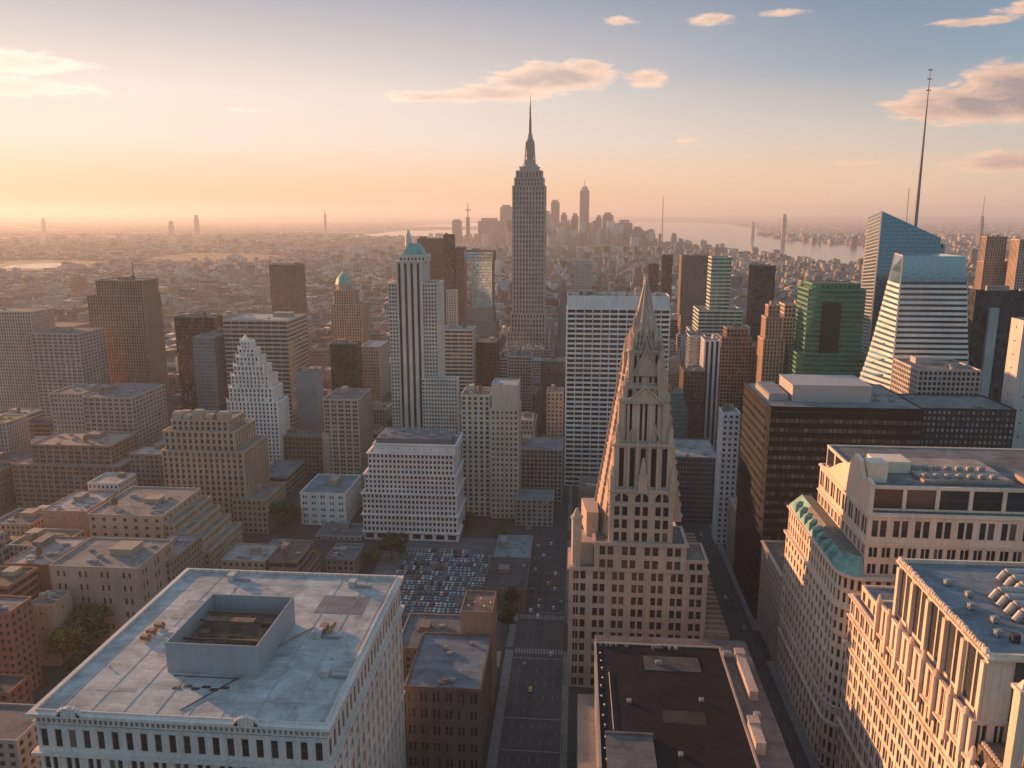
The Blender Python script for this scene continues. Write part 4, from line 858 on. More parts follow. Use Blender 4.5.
# faceted glass tower with the mast
def glass_tower():
    Y = 815; b = Building('sloped_glass_tower', 'blue glass tower with slanted top and tall leaning mast', SK, 330, 840, (.30,.36,.40), (.2,.22,.25), (.10,.20,.27), cur=True)
    TL = at_y(882, 211, Y); TR = at_y(939, 238, Y); BL = at_y(868, 400, Y-8); xr = TR[0]+2
    lx0, ly = at_y(862, 380, 862)[0], 880
    k = MB(); zt = TL[2]; zr = TR[2]
    f = [(BL[0]-4, Y-6, 0), (xr, Y-6, 0), (xr, Y, zr), (TL[0], Y, zt)]; bk = [(BL[0]-2, Y+44, 0), (xr, Y+44, 0), (xr, Y+40, zr), (TL[0]+2, Y+40, zt-6)]
    k.v = f+bk; k.f = [(0, 1, 2, 3), (5, 4, 7, 6), (4, 0, 3, 7), (1, 5, 6, 2), (3, 2, 6, 7)]; k.m = [0]*5
    b.part('glass_skin', k, CURTAIN, (.10,.23,.31))
    k = MB(); n = 64                                                  # floor lines and mullions stand proud of the skin
    f0, f1, f2, f3 = map(np.array, f)
    for i in range(1, n):
        z = zt*i/n; xa = f0[0]+(f3[0]-f0[0])*z/zt; xb = xr if z < zr else xr-(z-zr)/(zt-zr)*(xr-TL[0]); yy = Y-6+6*z/zt
        if xb-xa > 1: k.box(xa+.02, xb-.02, yy-.15, yy+.1, z-.2, z+.2)
    for i in range(1, 26):
        t_ = i/26; xa = f0[0]+(xr-f0[0])*t_; xb = TL[0]+(xr-TL[0])*t_; zb = zt+(zr-zt)*t_; k.tube((xa, Y-6.1, 0), (xb, Y-.1, zb-.3), .14, 4)
    b.part('curtain_wall_mullion', k, METAL, (.07,.11,.13))
    k = MB(); q0, q1, q2, q3 = map(np.array, (bk[0], f[0], f[3], bk[3]))
    for i in range(1, 70):
        t_ = i/70; A = q0+(q3-q0)*t_; C = q1+(q2-q1)*t_; k.tube(A+np.array([-.15, 0, 0]), C+np.array([-.15, 0, 0]), .55, 4)
    k.tube(q1, q2, .9, 4); k.tube(q0, q3, .9, 4); b.part('side_band', k, METAL, (.62,.55,.50))
    k = MB(); A = at_y(868, 337, Y-7); k.box(TR[0]-14, TR[0]+9, Y+8, Y+50, 0, zr-10)
    for i in range(5): k.box(TR[0]+9.1, TR[0]+11, Y+10+i*8, Y+14+i*8, zr-40, zr-6)
    b.part('rear_block', k, CURTAIN, (.12,.20,.25))
    m0, m1 = at_y(915, 226, Y+25), at_y(930.5, 68, Y+25); k = MB()
    v = m1-m0
    for i in range(6): k.tube(m0+v*i/6-np.array([0, 0, 12 if i == 0 else 0]), m0+v*(i+1)/6, 2.3-.33*i, 8, 0, 2.3-.33*(i+1))
    for t_ in (.86, .93, .985): q = m0+v*t_; k.box(q[0]-2.2, q[0]+2.2, q[1]-.5, q[1]+.5, q[2], q[2]+1)
    b.part('mast', k, METAL, (.26,.26,.28)); q0, q1 = at_y(907, 216, Y+30), at_y(909, 188, Y+30); k = MB(); k.tube(q0-np.array([0, 0, 15]), q1, .55, 5); b.part('antenna', k, METAL, (.3,.28,.28))
    HERO.append((BL[0]-8, xr+12, Y-8, Y+64, zt, 372))
glass_tower()
# white banded tower with blue glass head and flared left flank
def flared_tower():
    Y = 650; b = Building('flared_banded_tower', 'white banded tower with blue glass top and sloping left flank', SK, 270, 670, (.66,.62,.60), (.3,.33,.36), (.05,.06,.07))
    T0, T1 = at_y(903, 256, Y), at_y(966, 256, Y); zt = T0[2]; B0, B1 = at_y(891, 385, Y), at_y(968, 385, Y); zb = B0[2]
    xl0 = at_y(862, 385, Y+34)[0]; xlt = at_y(898, 255, Y+34)[0]; dz = at_y(930, 285, Y)[2]
    def xa(z): return B0[0]+(T0[0]-B0[0])*(z-zb)/(zt-zb)
    def xb(z): return B1[0]+(T1[0]-B1[0])*(z-zb)/(zt-zb)
    def xl(z): t_ = (z-zb)/(zt-zb); return xl0+(xlt-xl0)*(max(0, t_)**.75 if t_ > 0 else t_*.2)
    k = MB(); zs = [0]+list(np.linspace(zb*.6, zt, 12))
    for i in range(len(zs)):
        z = zs[i]; k.v += [(xa(z), Y, z), (xb(z), Y, z), (xb(z), Y+40, z), (xl(z), Y+40, z)]
        if i:
            a = 4*(i-1); e = 4*i
            for j in range(4): k.f.append((a+j, a+(j+1) % 4, e+(j+1) % 4, e+j)); k.m.append(0)
    e = 4*(len(zs)-1); k.f.append((e, e+1, e+2, e+3)); k.m.append(0); b.part('glass_skin', k, CURTAIN, (.2,.40,.50))
    fh = 4.3; n = int((dz-zb*.6)/fh); wb = MB(); wn = []
    for i in range(n+1):
        z = zb*.6+i*fh
        for (A, C) in (((xa(z), Y), (xb(z), Y)), ((xl(z), Y+40), (xa(z), Y))):
            L = math.hypot(C[0]-A[0], C[1]-A[1]); u = ((C[0]-A[0])/L, (C[1]-A[1])/L); nn = (u[1], -u[0]); wb.obox(A, u, nn, 0, L+.3, -.8, .55, z, z+fh*.52)
        A, C = (xa(z), Y), (xb(z), Y); L = C[0]-A[0]
        for q in range(int(L/3.3)+1): wb.obox(A, (1, 0), (0, -1), q*3.3, q*3.3+.95, -.6, .1, z+fh*.52, z+fh-.004)
        g = MB(); g.quad((A[0]+.2, Y-.12, z+fh*.5), (C[0]-.2, Y-.12, z+fh*.5), (C[0]-.2, Y-.12, z+fh+.02), (A[0]+.2, Y-.12, z+fh+.02)); b.part('window_band', g, GLASS, (.04,.045,.05))
    b.part('wall', wb, WALL); k = MB()
    for i in range(1, 22):
        t_ = i/22; k.tube((xa(dz)+(xb(dz)-xa(dz))*t_, Y-.05, dz), (xa(zt)+(xb(zt)-xa(zt))*t_, Y-.05, zt), .12, 4)
    for i in range(1, 6): z = dz+(zt-dz)*i/6; k.box(xa(z)+.1, xb(z)-.1, Y-.15, Y, z-.12, z+.12)
    k.tube((xa(zb*.6), Y, zb*.6), (xa(zt), Y, zt), .7, 4); k.tube((xl(zt), Y+40, zt), (xa(zt), Y, zt), .6, 4)
    for i in range(len(zs)-1): k.tube((xl(zs[i]), Y+40, zs[i]), (xl(zs[i+1]), Y+40, zs[i+1]), .7, 4)
    b.part('curtain_wall_mullion', k, METAL, (.55,.52,.50)); HERO.append((xl0-3, B1[0]+2, Y-2, Y+42, zt, 365))
flared_tower()
hero('concrete_grid_block', 'low grey concrete block with square punched windows below the flared tower', 'building', (.40,.36,.34), 'grid', [(919, 981, 371, 590, 46, 'grid')], roof=(.30,.28,.27), vb=405, kit=5)
hero('black_window_block', 'black office block with lit square windows behind cream stone block', OT, (.045,.04,.036), dict(bw=3.0, fh=3.9, pw=.4, sh=.45, pd=.3, sd=.25), [(918, 1016, 410, 520, 42)], roof=(.26,.28,.30), vb=465, kit=4, glass=(.16,.16,.17))
b = hero('charcoal_office', 'charcoal glass office with one pale vertical shaft, far right', OT, (.045,.045,.05), 'curtain', [(976, 1060, 292, 700, 10)], vb=372, glass=(.04,.045,.05), done=False); A, C = at_y(990, 308, 697), at_y(999, 308, 697); k = MB(); k.box(A[0], C[0], 696, 699.8, 0, A[2]); b.part('lift_shaft', k, WALL, (.42,.42,.44)); b.finish(None, 372)
hero('tan_twin_tower', 'tan tower with sunlit left edge above the charcoal office', OT, (.36,.25,.19), 'vert', [(984, 1010, 262, 1190, 18), (987, 1007, 237, 1192, 14)], vb=292)
b = hero('golden_edge_tower', 'golden-lit tower cut by the right edge of picture', OT, (.46,.32,.23), 'vert', [(1020, 1050, 240, 1150, 22)], vb=292)
hero('blank_grey_tower', 'blank pale grey tower at the right edge behind cream stone block', OT, (.44,.42,.41), 'blank', [(1024, 1060, 322, 540, 15)], vb=455, kit=0)
hero('slim_white_slab', 'slim white slab left of the black office slab', OT, (.56,.57,.60), 'small', [(723, 740, 414, 568, 16)], vb=552, roof=(.4,.42,.45))
b = hero('grey_glass_low_block', 'low grey glass office with pale roof right of gothic tower', 'building', (.17,.18,.20), 'curtain', [(671, 719, 458, 606, 52)], roof=(.42,.42,.43), vb=510, glass=(.12,.15,.18), cur=True, kit=5)
# middle, left of the avenue
b = Building('terraced_white_office', 'white stone office with four cornice tiers behind the parking lot', 'building', -120, 580, (.60,.55,.55), (.28,.29,.31)); z0 = 0
for xl, xr, yt, dy, st in ((364, 458, 531, 0, dict(bw=9, fh=7, pw=.3, sh=.4, pd=.5, sd=.3)), (363, 457, 514, .6, None), (362.5, 456, 493, 1.4, None), (364.5, 455, 474, 2.2, None), (368, 453, 453, 3.2, None), (374, 455, 444, 5, 'blank')):
    Y = 556+dy; A, C = at_y(xl, yt, Y), at_y(xr, yt, Y)
    b.tier(rect(A[0], C[0], Y, Y+40-dy), z0, A[2], st or dict(bw=3.1, fh=4.15, pw=.42, sh=.4, pd=.5, sd=.3), ledge=.9, parapet=.8); z0 = A[2]
x0, x1 = A[0]+1, C[0]-3; k = MB(); k.box(x0, x1, 563, 594, z0, z0+4.2); b.part('roof_plant_screen', k, METAL, (.13,.14,.16))
for i in range(10): ac_unit(b, x0+4+i*6.2, 570+(i % 3)*7, z0+4.2, 3.6, 2.6, 1.6, 2)
b.finish(None, 545)
hero('white_cube_building', 'small white cube building with few windows and blue roof, left of terraced office', 'building', (.58,.57,.58), dict(bw=7.6, fh=5.2, pw=.55, sh=.55, pd=.3, sd=.22, pair=.12), [(300, 345, 494, 580, 46)], roof=(.24,.30,.36), vb=535, kit=5)
hero('beige_ribbed_office', 'beige office with ribbon-windowed right side, above the white cube building', OT, (.38,.31,.25), 'pair', [(323, 358, 400, 690, 46)], vb=470, kit=3)
hero('grey_blank_slab', 'smooth grey slab with olive side wall left of beige ribbed office', OT, (.22,.25,.28), 'blank', [(295, 315, 374, 760, 24)], vb=435, kit=1)
b = hero('brown_low_block', 'squat brown block at the foot of the grey blank slab', 'building', (.20,.14,.10), 'small', [(276, 322, 437, 708, 24)], vb=475, kit=2)
hero('brown_flat_block', 'brown low block with grey flat roof below the white pinnacle tower', 'building', (.24,.18,.15), 'ribbon', [(244, 287, 477, 640, 46)], roof=(.24,.27,.30), vb=505, kit=5)
hero('pale_green_tower', 'pale greenish narrow office left of the cream-capped twin tower', OT, (.42,.43,.36), dict(bw=5, fh=4, pw=.5, sh=.4, pd=.4, sd=.3), [(461, 490, 396, 610, 30)], vb=520, kit=3)
hero('cream_capped_tower', 'cream tower with a pale windowless cap beside pale green office', OT, (.45,.38,.31), 'small', [(491, 518, 410, 606, 30), (491.5, 518, 386, 607, 26, None)], roof=(.52,.55,.57), vb=515, kit=1)
hero('grey_mid_office', 'grey gridded office right of the cream-capped tower', 'building', (.27,.25,.24), 'grid', [(518, 562, 450, 640, 36)], roof=(.30,.31,.33), vb=500, kit=4)
hero('low_portico_building', 'low grey stone building with flat blue-grey roof at the avenue bend', 'building', (.27,.26,.25), 'punch', [(516, 553, 500, 592, 22)], roof=(.25,.28,.31), vb=530, kit=2)
hero('dark_slender_office', 'dark office shaft left of the white grid slab', OT, (.10,.10,.11), 'curtain', [(541, 566, 362, 860, 30)], vb=420, glass=(.06,.07,.08))
hero('blue_grey_office', 'blue grey office at the foot of tall spired skyscraper', OT, (.26,.28,.31), 'grid', [(508, 531, 357, 900, 30)], vb=420)
hero('stone_shaft', 'narrow grey stone shaft standing before the white grid slab', OT, (.32,.29,.27), 'small', [(547, 563, 393, 760, 22)], vb=450)
# left quarter
hero('pink_ribbed_tower', 'pale pink ribbed tower at far left edge', OT, (.46,.35,.30), 'vert', [(-20, 30, 312, 860, 40)], vb=372)
hero('rust_flat_block', 'rust-coloured flat block between pink ribbed tower and brown slab', 'building', (.30,.16,.10), 'blank', [(32, 73, 327, 1010, 50)], roof=(.36,.27,.22), vb=330, kit=1)
hero('mauve_window_tower', 'mauve grey tower with tall windows left of the brown slab tower', OT, (.36,.29,.27), 'pair', [(31, 78, 334, 830, 50)], vb=385, kit=3)
hero('pink_corner_tower', 'pinkish corner tower in front of the mauve window tower', OT, PINK, 'small', [(50, 82, 394, 690, 40)], vb=435, kit=3)
hero('grey_pink_block', 'grey pink gridded block with visible right side, left of beige crowned block', 'building', (.34,.27,.24), 'pair', [(82, 131, 398, 680, 60)], roof=(.28,.26,.27), vb=450, kit=12, tank=1)
b = hero('brown_terraced_block', 'big brown apartment block with pink roof and setback terraces', 'apartment block', (.23,.155,.12), 'pair', [(12, 120, 466, 600, 56), (31, 110, 446, 606, 40)], roof=(.48,.36,.32), vb=510, kit=12, tank=1)
b = hero('crowned_beige_block', 'beige brick apartment tower with broken stepped crown, left of white cube building', 'apartment block', (.34,.255,.19), dict(bw=4.6, fh=4.4, pw=.5, sh=.36, pd=.9, sd=.25), [(162, 243, 452, 565, 46), (164, 234, 432, 568, 38), (172, 228, 421, 572, 28)], roof=(.36,.30,.26), vb=545, kit=4, tank=1, done=False)
x0, x1, y0, y1, z = b.tops[-1]
for f, wd, h in ((0, .16, 5), (.2, .12, 2.5), (.36, .2, 6.5), (.62, .1, 3), (.8, .2, 5.5)):
    k = MB(); k.box(x0+(x1-x0)*f, x0+(x1-x0)*(f+wd), y0+.5, y0+7, z, z+h); k.prism(rect(x0+(x1-x0)*f-.2, x0+(x1-x0)*(f+wd)+.2, y0+.3, y0+7.2), z+h, z+h+1.6, scale=.7); b.part('crown_turret', k, WALL)
b.finish(None, 545)
hero('ochre_annex', 'ochre lower annex right of the crowned beige block', 'apartment block', (.30,.22,.15), 'small', [(232, 266, 500, 560, 40)], roof=(.3,.27,.25), vb=560, kit=2)
b = hero('stepped_tan_block', 'tan block with cluttered roof and terraces stepping down its right side', 'apartment block', (.37,.265,.185), dict(bw=7, fh=5.5, pw=.66, sh=.6, pd=.4, sd=.3), [(88, 162, 516, 470, 54)], roof=(.36,.32,.31), vb=570, kit=16, tank=1, done=False)
x0, x1, y0, y1, z = b.tops[-1]
for i in range(4): b.tier(rect(x1+.6+i*7, x1+7+i*7, y0+1+i*.8, y1), 0, z-6-i*6.5, 'small', parapet=1.2)
b.finish(None, 575)
hero('white_roof_shed', 'small white rooftop house with grey lean-to behind stepped tan block', 'building', (.50,.46,.43), 'small', [(88, 118, 484, 545, 24)], roof=(.55,.5,.47), vb=500, kit=1)
hero('orange_wall_building', 'low building with plain orange end wall and white roof', 'building', (.42,.20,.11), 'blank', [(42, 86, 512, 500, 40)], roof=(.58,.52,.52), vb=545, kit=12)
hero('beige_end_wall_building', 'beige building with blank end wall and two pairs of windows beyond the trees', 'building', (.34,.26,.21), dict(bw=14, fh=7.5, pw=.62, sh=.56, pd=.3, sd=.25, pair=.16), [(50, 137, 568, 395, 40)], roof=(.34,.31,.31), vb=640, kit=12)
hero('brown_side_building', 'brown walk-up behind beige end wall building, right side in shade', 'building', (.26,.19,.15), 'small', [(140, 170, 562, 425, 40)], roof=(.33,.32,.34), vb=620, kit=12)
hero('red_pinkroof_building', 'low red brick building with pale pink roof, left edge', 'building', (.30,.13,.08), 'blank', [(5, 48, 565, 412, 40)], roof=(.55,.44,.40), vb=585, kit=12)
hero('narrow_tan_house', 'narrow tan house with cluttered roof left of the trees', 'house', (.36,.27,.21), 'blank', [(28, 52, 606, 372, 16)], roof=(.32,.27,.25), vb=640, kit=12)
b = hero('red_brick_house', 'red brick row house with cream bay, lower left edge', 'house', (.30,.11,.07), 'small', [(-60, 9, 612, 340, 16)], roof=(.28,.26,.27), vb=700, kit=4)
hero('dark_brick_house', 'dark red brick house with white cornice at the left edge of picture', 'house', (.25,.10,.07), 'punch', [(-80, 8, 692, 290, 13)], roof=(.10,.11,.10), vb=768, kit=3)
hero('grey_foot_house', 'grey plastered low house below the red brick houses, lower left corner', 'house', (.24,.23,.24), 'punch', [(-60, 16, 740, 255, 22)], roof=(.2,.2,.2), vb=768, kit=0)
hero('grey_shed_building', 'low dark grey flat-roofed building between parking lot and avenue', 'building', (.13,.12,.12), 'blank', [(483, 526, 590, 452, 46)], roof=(.115,.115,.12), vb=600, kit=2, tank=0)
hero('blue_flat_building', 'low pale blue flat-roofed building at the far end of the parking lot', 'building', (.24,.26,.28), 'blank', [(493, 529, 562, 503, 44)], roof=(.30,.36,.40), vb=565, kit=8, tank=0)
b = hero('left_lit_sliver_house', 'narrow brick block with orange-lit flank above the white cube building', 'building', (.50,.27,.15), 'blank', [(322, 329, 434, 690, 9)], vb=470, kit=0, done=False); b.finish(None, 472)
hero('low_blue_roof_building', 'low shed with blue grey roof beyond the white block roof, left of the yellow tree', 'building', (.22,.22,.23), 'punch', [(262, 300, 553, 520, 22)], roof=(.22,.26,.30), vb=560, kit=5, tank=0)
hero('podium_building', 'low grey podium between white cube building and terraced office', 'building', (.26,.25,.24), 'punch', [(316, 361, 537, 552, 26)], roof=(.24,.25,.27), vb=548, kit=5, tank=0)
hero('flat_service_building', 'flat service building with cluttered roof right of the yellow tree', 'building', (.20,.19,.19), 'punch', [(326, 354, 560, 492, 26)], roof=(.20,.22,.25), vb=568, kit=7, tank=0)

# ------------------------------------------------------------------ far skyline at the tip of the island
FAR = [(466, 469.4, 217, 6600, 'white-topped thin mast tower'), (478, 500, 221, 6400, 'low wide block'), (500, 512, 207, 6500, 'square grey block'), (452, 461, 221, 6500, 'small square block'), (545, 551, 214, 6300, 'plain shaft left of slim slab'), (551, 559.5, 202, 6500, 'slim pale slab'),
       (561, 567, 215, 6600, 'short grey shaft'), (572, 578.5, 216, 6500, 'dark shaft left of tallest tower'), (580, 589.5, 191, 6700, 'tallest'), (589.6, 593.5, 223, 6200, 'small dark block'), (596, 602, 218, 6400, 'narrow block'), (603, 613.5, 215, 6500, 'twin-topped block'),
       (617, 632.5, 223, 6000, 'wide dark block'), (633, 643, 229, 5900, 'low dark block'), (648, 655, 231, 5600, 'last low tower by the bay'), (535, 545, 226, 6000, 'broad pale block'), (567.5, 573, 226, 5800, 'squat block'), (520, 534, 232, 5600, 'low broad block')]
for xl, xr, yt, Y, nm in FAR:
    lab = 'far downtown tower with tapered top and spire, tallest of its cluster' if nm == 'tallest' else f'far downtown {nm} in the hazy cluster under the horizon'
    b = hero('downtown_tower', lab, SK, random.choice(((.22,.2,.2), (.3,.27,.26), (.16,.16,.17))), 'curtain' if xr-xl > 5 else None, [(xl, xr, yt, Y, (xr-xl)*7)], vb=245, kit=0, done=False, glass=(.08,.1,.12), parapet=0, group='towers of the far downtown cluster')
    x0, x1, y0, y1, z = b.tops[-1]; xm, ym, hw = (x0+x1)/2, (y0+y1)/2, (x1-x0)/2
    if nm == 'tallest': b.wall.prism(ngon(xm, ym, hw*1.0, 8, .39), z, z+38, scale=.5); b.wall.cyl(xm, ym, z+38, z+85, 4, 1.5, 6)
    elif 'mast' in nm: b.wall.prism(ngon(xm, ym, hw*1.7, 6), z+50, z+60); b.wall.cyl(xm, ym, z, z+110, 5, 3, 6)
    elif hw > 20: b.tier(rect(x0+hw*.3, x1-hw*.4, y0+3, y1-3), z, z+random.uniform(10, 28), None, parapet=0)
    b.finish(None, 245)
LONE = [(41, 44, 218, 9500, 24, 'left of all'), (168, 173, 221, 8000, 20, 'pale'), (193.5, 198, 215, 8500, 20, 'tapered'), (323.8, 325.6, 210, 9000, 14, 'needle-thin'), (783, 787, 214, 7600, 26, 'riverside'), (752, 755, 222, 8800, 20, 'faint')]
for xl, xr, yt, Y, D, nm in LONE:
    b = hero('lone_tower', f'{nm} lone tower faint on the far flat horizon', 'tower', (.25,.23,.22), None, [(xl, xr, yt+4, Y, D), (xl+.6, xr-.6, yt, Y+3, D-6)], vb=245, kit=0, parapet=0)
for px, y0_, y1_, Y, nm in ((662, 232, 195, 5200, 'thin dark mast standing above the bay'), (980.5, 232, 196, 6000, 'lattice mast on a tower by the right horizon')):
    A, T = at_y(px, y0_, Y), at_y(px, y1_, Y); k = MB()
    if px > 900: k.prism(ngon(A[0], Y, 26, 6), 0, A[2]+40, scale=.7); k.prism(ngon(A[0], Y, 17, 6), A[2]+40, A[2]+110, scale=.7)
    k.cyl(A[0], Y, 0, T[2], 6, 1.8, 6); o = k.build('radio_mast', METAL, None, (A[0], Y, 0), (.22,.2,.2)); tag(o, nm, 'mast')

# ------------------------------------------------------------------ the rest of the city, block by block
def inpoly(px, py, poly):
    c = False; n = len(poly)
    for i in range(n):
        (x1, y1), (x2, y2) = poly[i], poly[i-1]
        if (y1 > py) != (y2 > py) and px < (x2-x1)*(py-y1)/(y2-y1)+x1: c = not c
    return c
WATERS = (BAY, RIVER, RIVER2, POND)
VB = []
for x0, x1, y0, y1, z, vb in HERO:
    if vb: a = proj(x0, y0, 10 if z < 100 else z)[0]; c = proj(x1, y0, 10 if z < 100 else z)[0]; VB.append((min(a, c)-1, max(a, c)+1, y0, vb))
def height_cap(x0, x1, y):
    a = proj(x0, y, 30)[0]; c = proj(x1, y, 30)[0]; a, c = min(a, c), max(a, c); lim = 232 if y > 3500 else 258 - .008*max(0, y-800)
    for l, r, Y, vb in VB:
        if Y > y and l < c and r > a: lim = max(lim, vb)
    d = ray((a+c)/2, lim+1.5); return CAM_H + d[2]*y/d[1]
LOT_BLOCK = [(AVE[0]-5, AVE[1]+3.5, 0, 2500), (ST2[0]-4, ST2[1]+4, 0, 2500), (-136, -36, 388, 572), (-260, -36, 406, 442), (-170, -132, 310, 420), (-240, -150, 270, 395), (-200, -140, 520, 560)]
PALS = [(.34,.25,.20), (.28,.19,.15), (.42,.34,.29), (.24,.155,.12), (.36,.31,.28), (.46,.40,.36), (.30,.28,.27), (.20,.17,.16), (.38,.27,.21), (.30,.14,.10)]
PNAME = ['tan brick', 'brown brick', 'beige', 'dark brown', 'greige', 'pale stone', 'grey', 'dark grey', 'sandy brick', 'red brick']
lots = []
def add_lots(ya, yb, lot, dens):
    y = ya
    while y < yb:
        by = 62; xlim = y*.78+140; bx = -math.floor(xlim/190)*190-36.0
        while bx < xlim:
            x = bx+4
            while x < bx+165:
                wd = lot*rng.uniform(.7, 1.4); yy = y+2
                while yy < y+by-14:
                    dp = min(lot*rng.uniform(.8, 1.4), y+by-yy)
                    if dp > 12 and rng.random() < dens: lots.append((x, x+wd-.8, yy, yy+dp-.8))
                    yy += dp
                x += wd
            bx += 190
        y += 80
add_lots(262, 2400, 27, .96)
cand = []
for x0, x1, y0, y1 in lots:
    xm, ym = (x0+x1)/2, (y0+y1)/2; pp = proj(xm, y0, 20)
    if pp[0] < -60 or pp[0] > 1084 or ym < 262: continue
    if any(x0 < b1 and x1 > b0 and y0 < b3 and y1 > b2 for b0, b1, b2, b3 in LOT_BLOCK): continue
    if any(x0 < h[1] and x1 > h[0] and y0 < h[3] and y1 > h[2] for h in HERO): continue
    cap = height_cap(x0, x1, y0)
    if cap < 7: cap = 7
    core = 1.0 if -300 < xm < 420 else .6
    mean = (36 if xm > -330 else 30) if y0 < 800 else ((30 if xm < 420 else 22) if xm > -260 else 15)
    h = min(cap, max(8, rng.lognormal(math.log(mean), .45)))
    cand.append([x0, x1, y0, y1, h])
# painter's pass, near to far, to find which of them the photograph shows largest
buf = np.zeros((384, 512), bool); items = [(h[2], h[0], h[1], h[2], h[3], h[4], None) for h in HERO]+[(c[2], *c, i) for i, c in enumerate(cand)]
items.sort(); vis = np.zeros(len(cand))
for _, x0, x1, y0, y1, h, i in items:
    P3 = [proj(x, y, z) for x in (x0, x1) for y in (y0, y1) for z in (0, h)]
    a, c = min(p[0] for p in P3)/2, max(p[0] for p in P3)/2; e, g = min(p[1] for p in P3)/2, max(p[1] for p in P3)/2
    a, c, e, g = int(max(0, a)), int(min(512, c+.99)), int(max(0, e)), int(min(384, g+.99))
    if c <= a or g <= e: continue
    if i is not None: vis[i] = (~buf[e:g, a:c]).sum()
    buf[e:g, a:c] = True
order = np.argsort(-vis); N_IND = 205
SHAPES = ['narrow', 'square', 'broad']
def where(x, y, h):
    px, py, _ = proj(x, y, h); best = None
    for nm, qx, qy in LM:
        d = math.hypot(px-qx, (py-qy)*1.3)
        if best is None or d < best[0]: best = (d, nm, qx, qy)
    _, nm, qx, qy = best; dxx, dyy = px-qx, py-qy
    rel = ('left of' if dxx < 0 else 'right of') if abs(dxx) > abs(dyy) else ('behind' if dyy < 0 else 'in front of')
    return rel, nm
LM = []
for nm, qx, qy in (('the brown slab tower', 122, 330), ('the white pinnacle tower', 248, 400), ('the slim brown tower', 285, 290), ('the green-domed tower', 345, 310), ('the ribbed white tower', 410, 340), ('the blue-screened tower', 481, 285), ('the tallest spire', 528, 290), ('the white grid slab', 600, 300),
                   ('the gothic spire', 640, 330), ('the green stepped tower', 722, 290), ('the black glass tower', 762, 300), ('the green glass block', 835, 320), ('the slanted glass tower', 880, 280), ('the charcoal office', 1000, 330), ('the crowned beige block', 205, 470), ('the brown terraced block', 65, 470),
                   ('the stepped tan block', 125, 540), ('the big white roof', 210, 620), ('the terraced white office', 410, 480), ('the white cube building', 322, 510), ('the banded office block', 255, 340), ('the cream-capped tower', 505, 430), ('the pink corner tower', 65, 400), ('the beige end wall', 90, 600),
                   ('the mauve window tower', 55, 340), ('the bay', 700, 262), ('the pale green office', 475, 430), ('the brown brick slab', 695, 290), ('the beige ribbed office', 345, 430), ('the avenue', 535, 520), ('the hazy left horizon', 40, 270), ('the striped grey tower', 372, 360), ('the dark red tower', 195, 345)):
    LM.append((nm, qx, qy))
far_boxes = []; used = {}; ORD = ['', 'second ', 'third ', 'fourth ', 'fifth ', 'sixth ', 'seventh ', 'eighth ', 'ninth ', 'tenth ', 'eleventh ', 'twelfth ']
ind = sorted([i for i in order[:N_IND] if vis[i] > 0], key=lambda i: cand[i][2]); indset = set(ind)
rl = random.Random(5)
for i in ind:
    x0, x1, y0, y1, h = cand[i]; ci = int(rng.integers(len(PALS))); f = rng.uniform(.85, 1.15); col = tuple(v*f for v in PALS[ci])
    sh = 'narrow' if x1-x0 < 22 else ('broad' if x1-x0 > 32 else 'square'); tall = 'low' if h < 24 else ('mid-height' if h < 50 else 'tall')
    rel, nm = where((x0+x1)/2, y0, h); pale = rng.random() < .3; rf = (.50,.46,.44) if pale else tuple(rng.uniform(.12, .30)*q for q in (1, .97, .96))
    step = h > 26 and rng.random() < .45
    feat = 'setback top' if step else ('pale roof' if pale else 'dark roof')
    key = f'{tall} {sh} {PNAME[ci]} block, {feat}, {rel} {nm}'; n_ = used.get(key, 0); used[key] = n_+1
    if n_: key = f'{ORD[min(n_, 11)]}nearest {key}'
    elif False: pass
    b = Building('office_block' if h > 34 else 'low_rise_building', key, 'building', (x0+x1)/2, (y0+y1)/2, col, rf, group='background blocks of the city')
    st = rl.choice(('punch', 'small', 'pair', 'grid', 'ribbon', 'vert')) if h > 24 else rl.choice(('punch', 'small', 'pair'))
    P_ = rect(x0, x1, y0, y1)
    if step:
        z1 = h*rng.uniform(.6, .8); b.tier(P_, 0, z1, st); q = rng.uniform(2, 5); P2 = rect(x0+q, x1-q*rng.uniform(.3, 1), y0+q, y1-1); b.tier(P2, z1, h, st); roof_kit(b, P2[0][0], P2[1][0], P2[0][1], P2[2][1], h+.06, 1, .4, rl)
    else: b.tier(P_, 0, h, st, ledge=rl.choice((0, .5))); roof_kit(b, x0, x1, y0, y1, h+.06, 4, .65, rl)
    b.finish(None, None, hero=False)
for i, c in enumerate(cand):
    if i not in indset: far_boxes.append(c)
HB = np.array([h[:4] for h in HERO])
def blocked(x0, x1, y0, y1): return bool(((x0 < HB[:, 1]) & (x1 > HB[:, 0]) & (y0 < HB[:, 3]) & (y1 > HB[:, 2])).any())
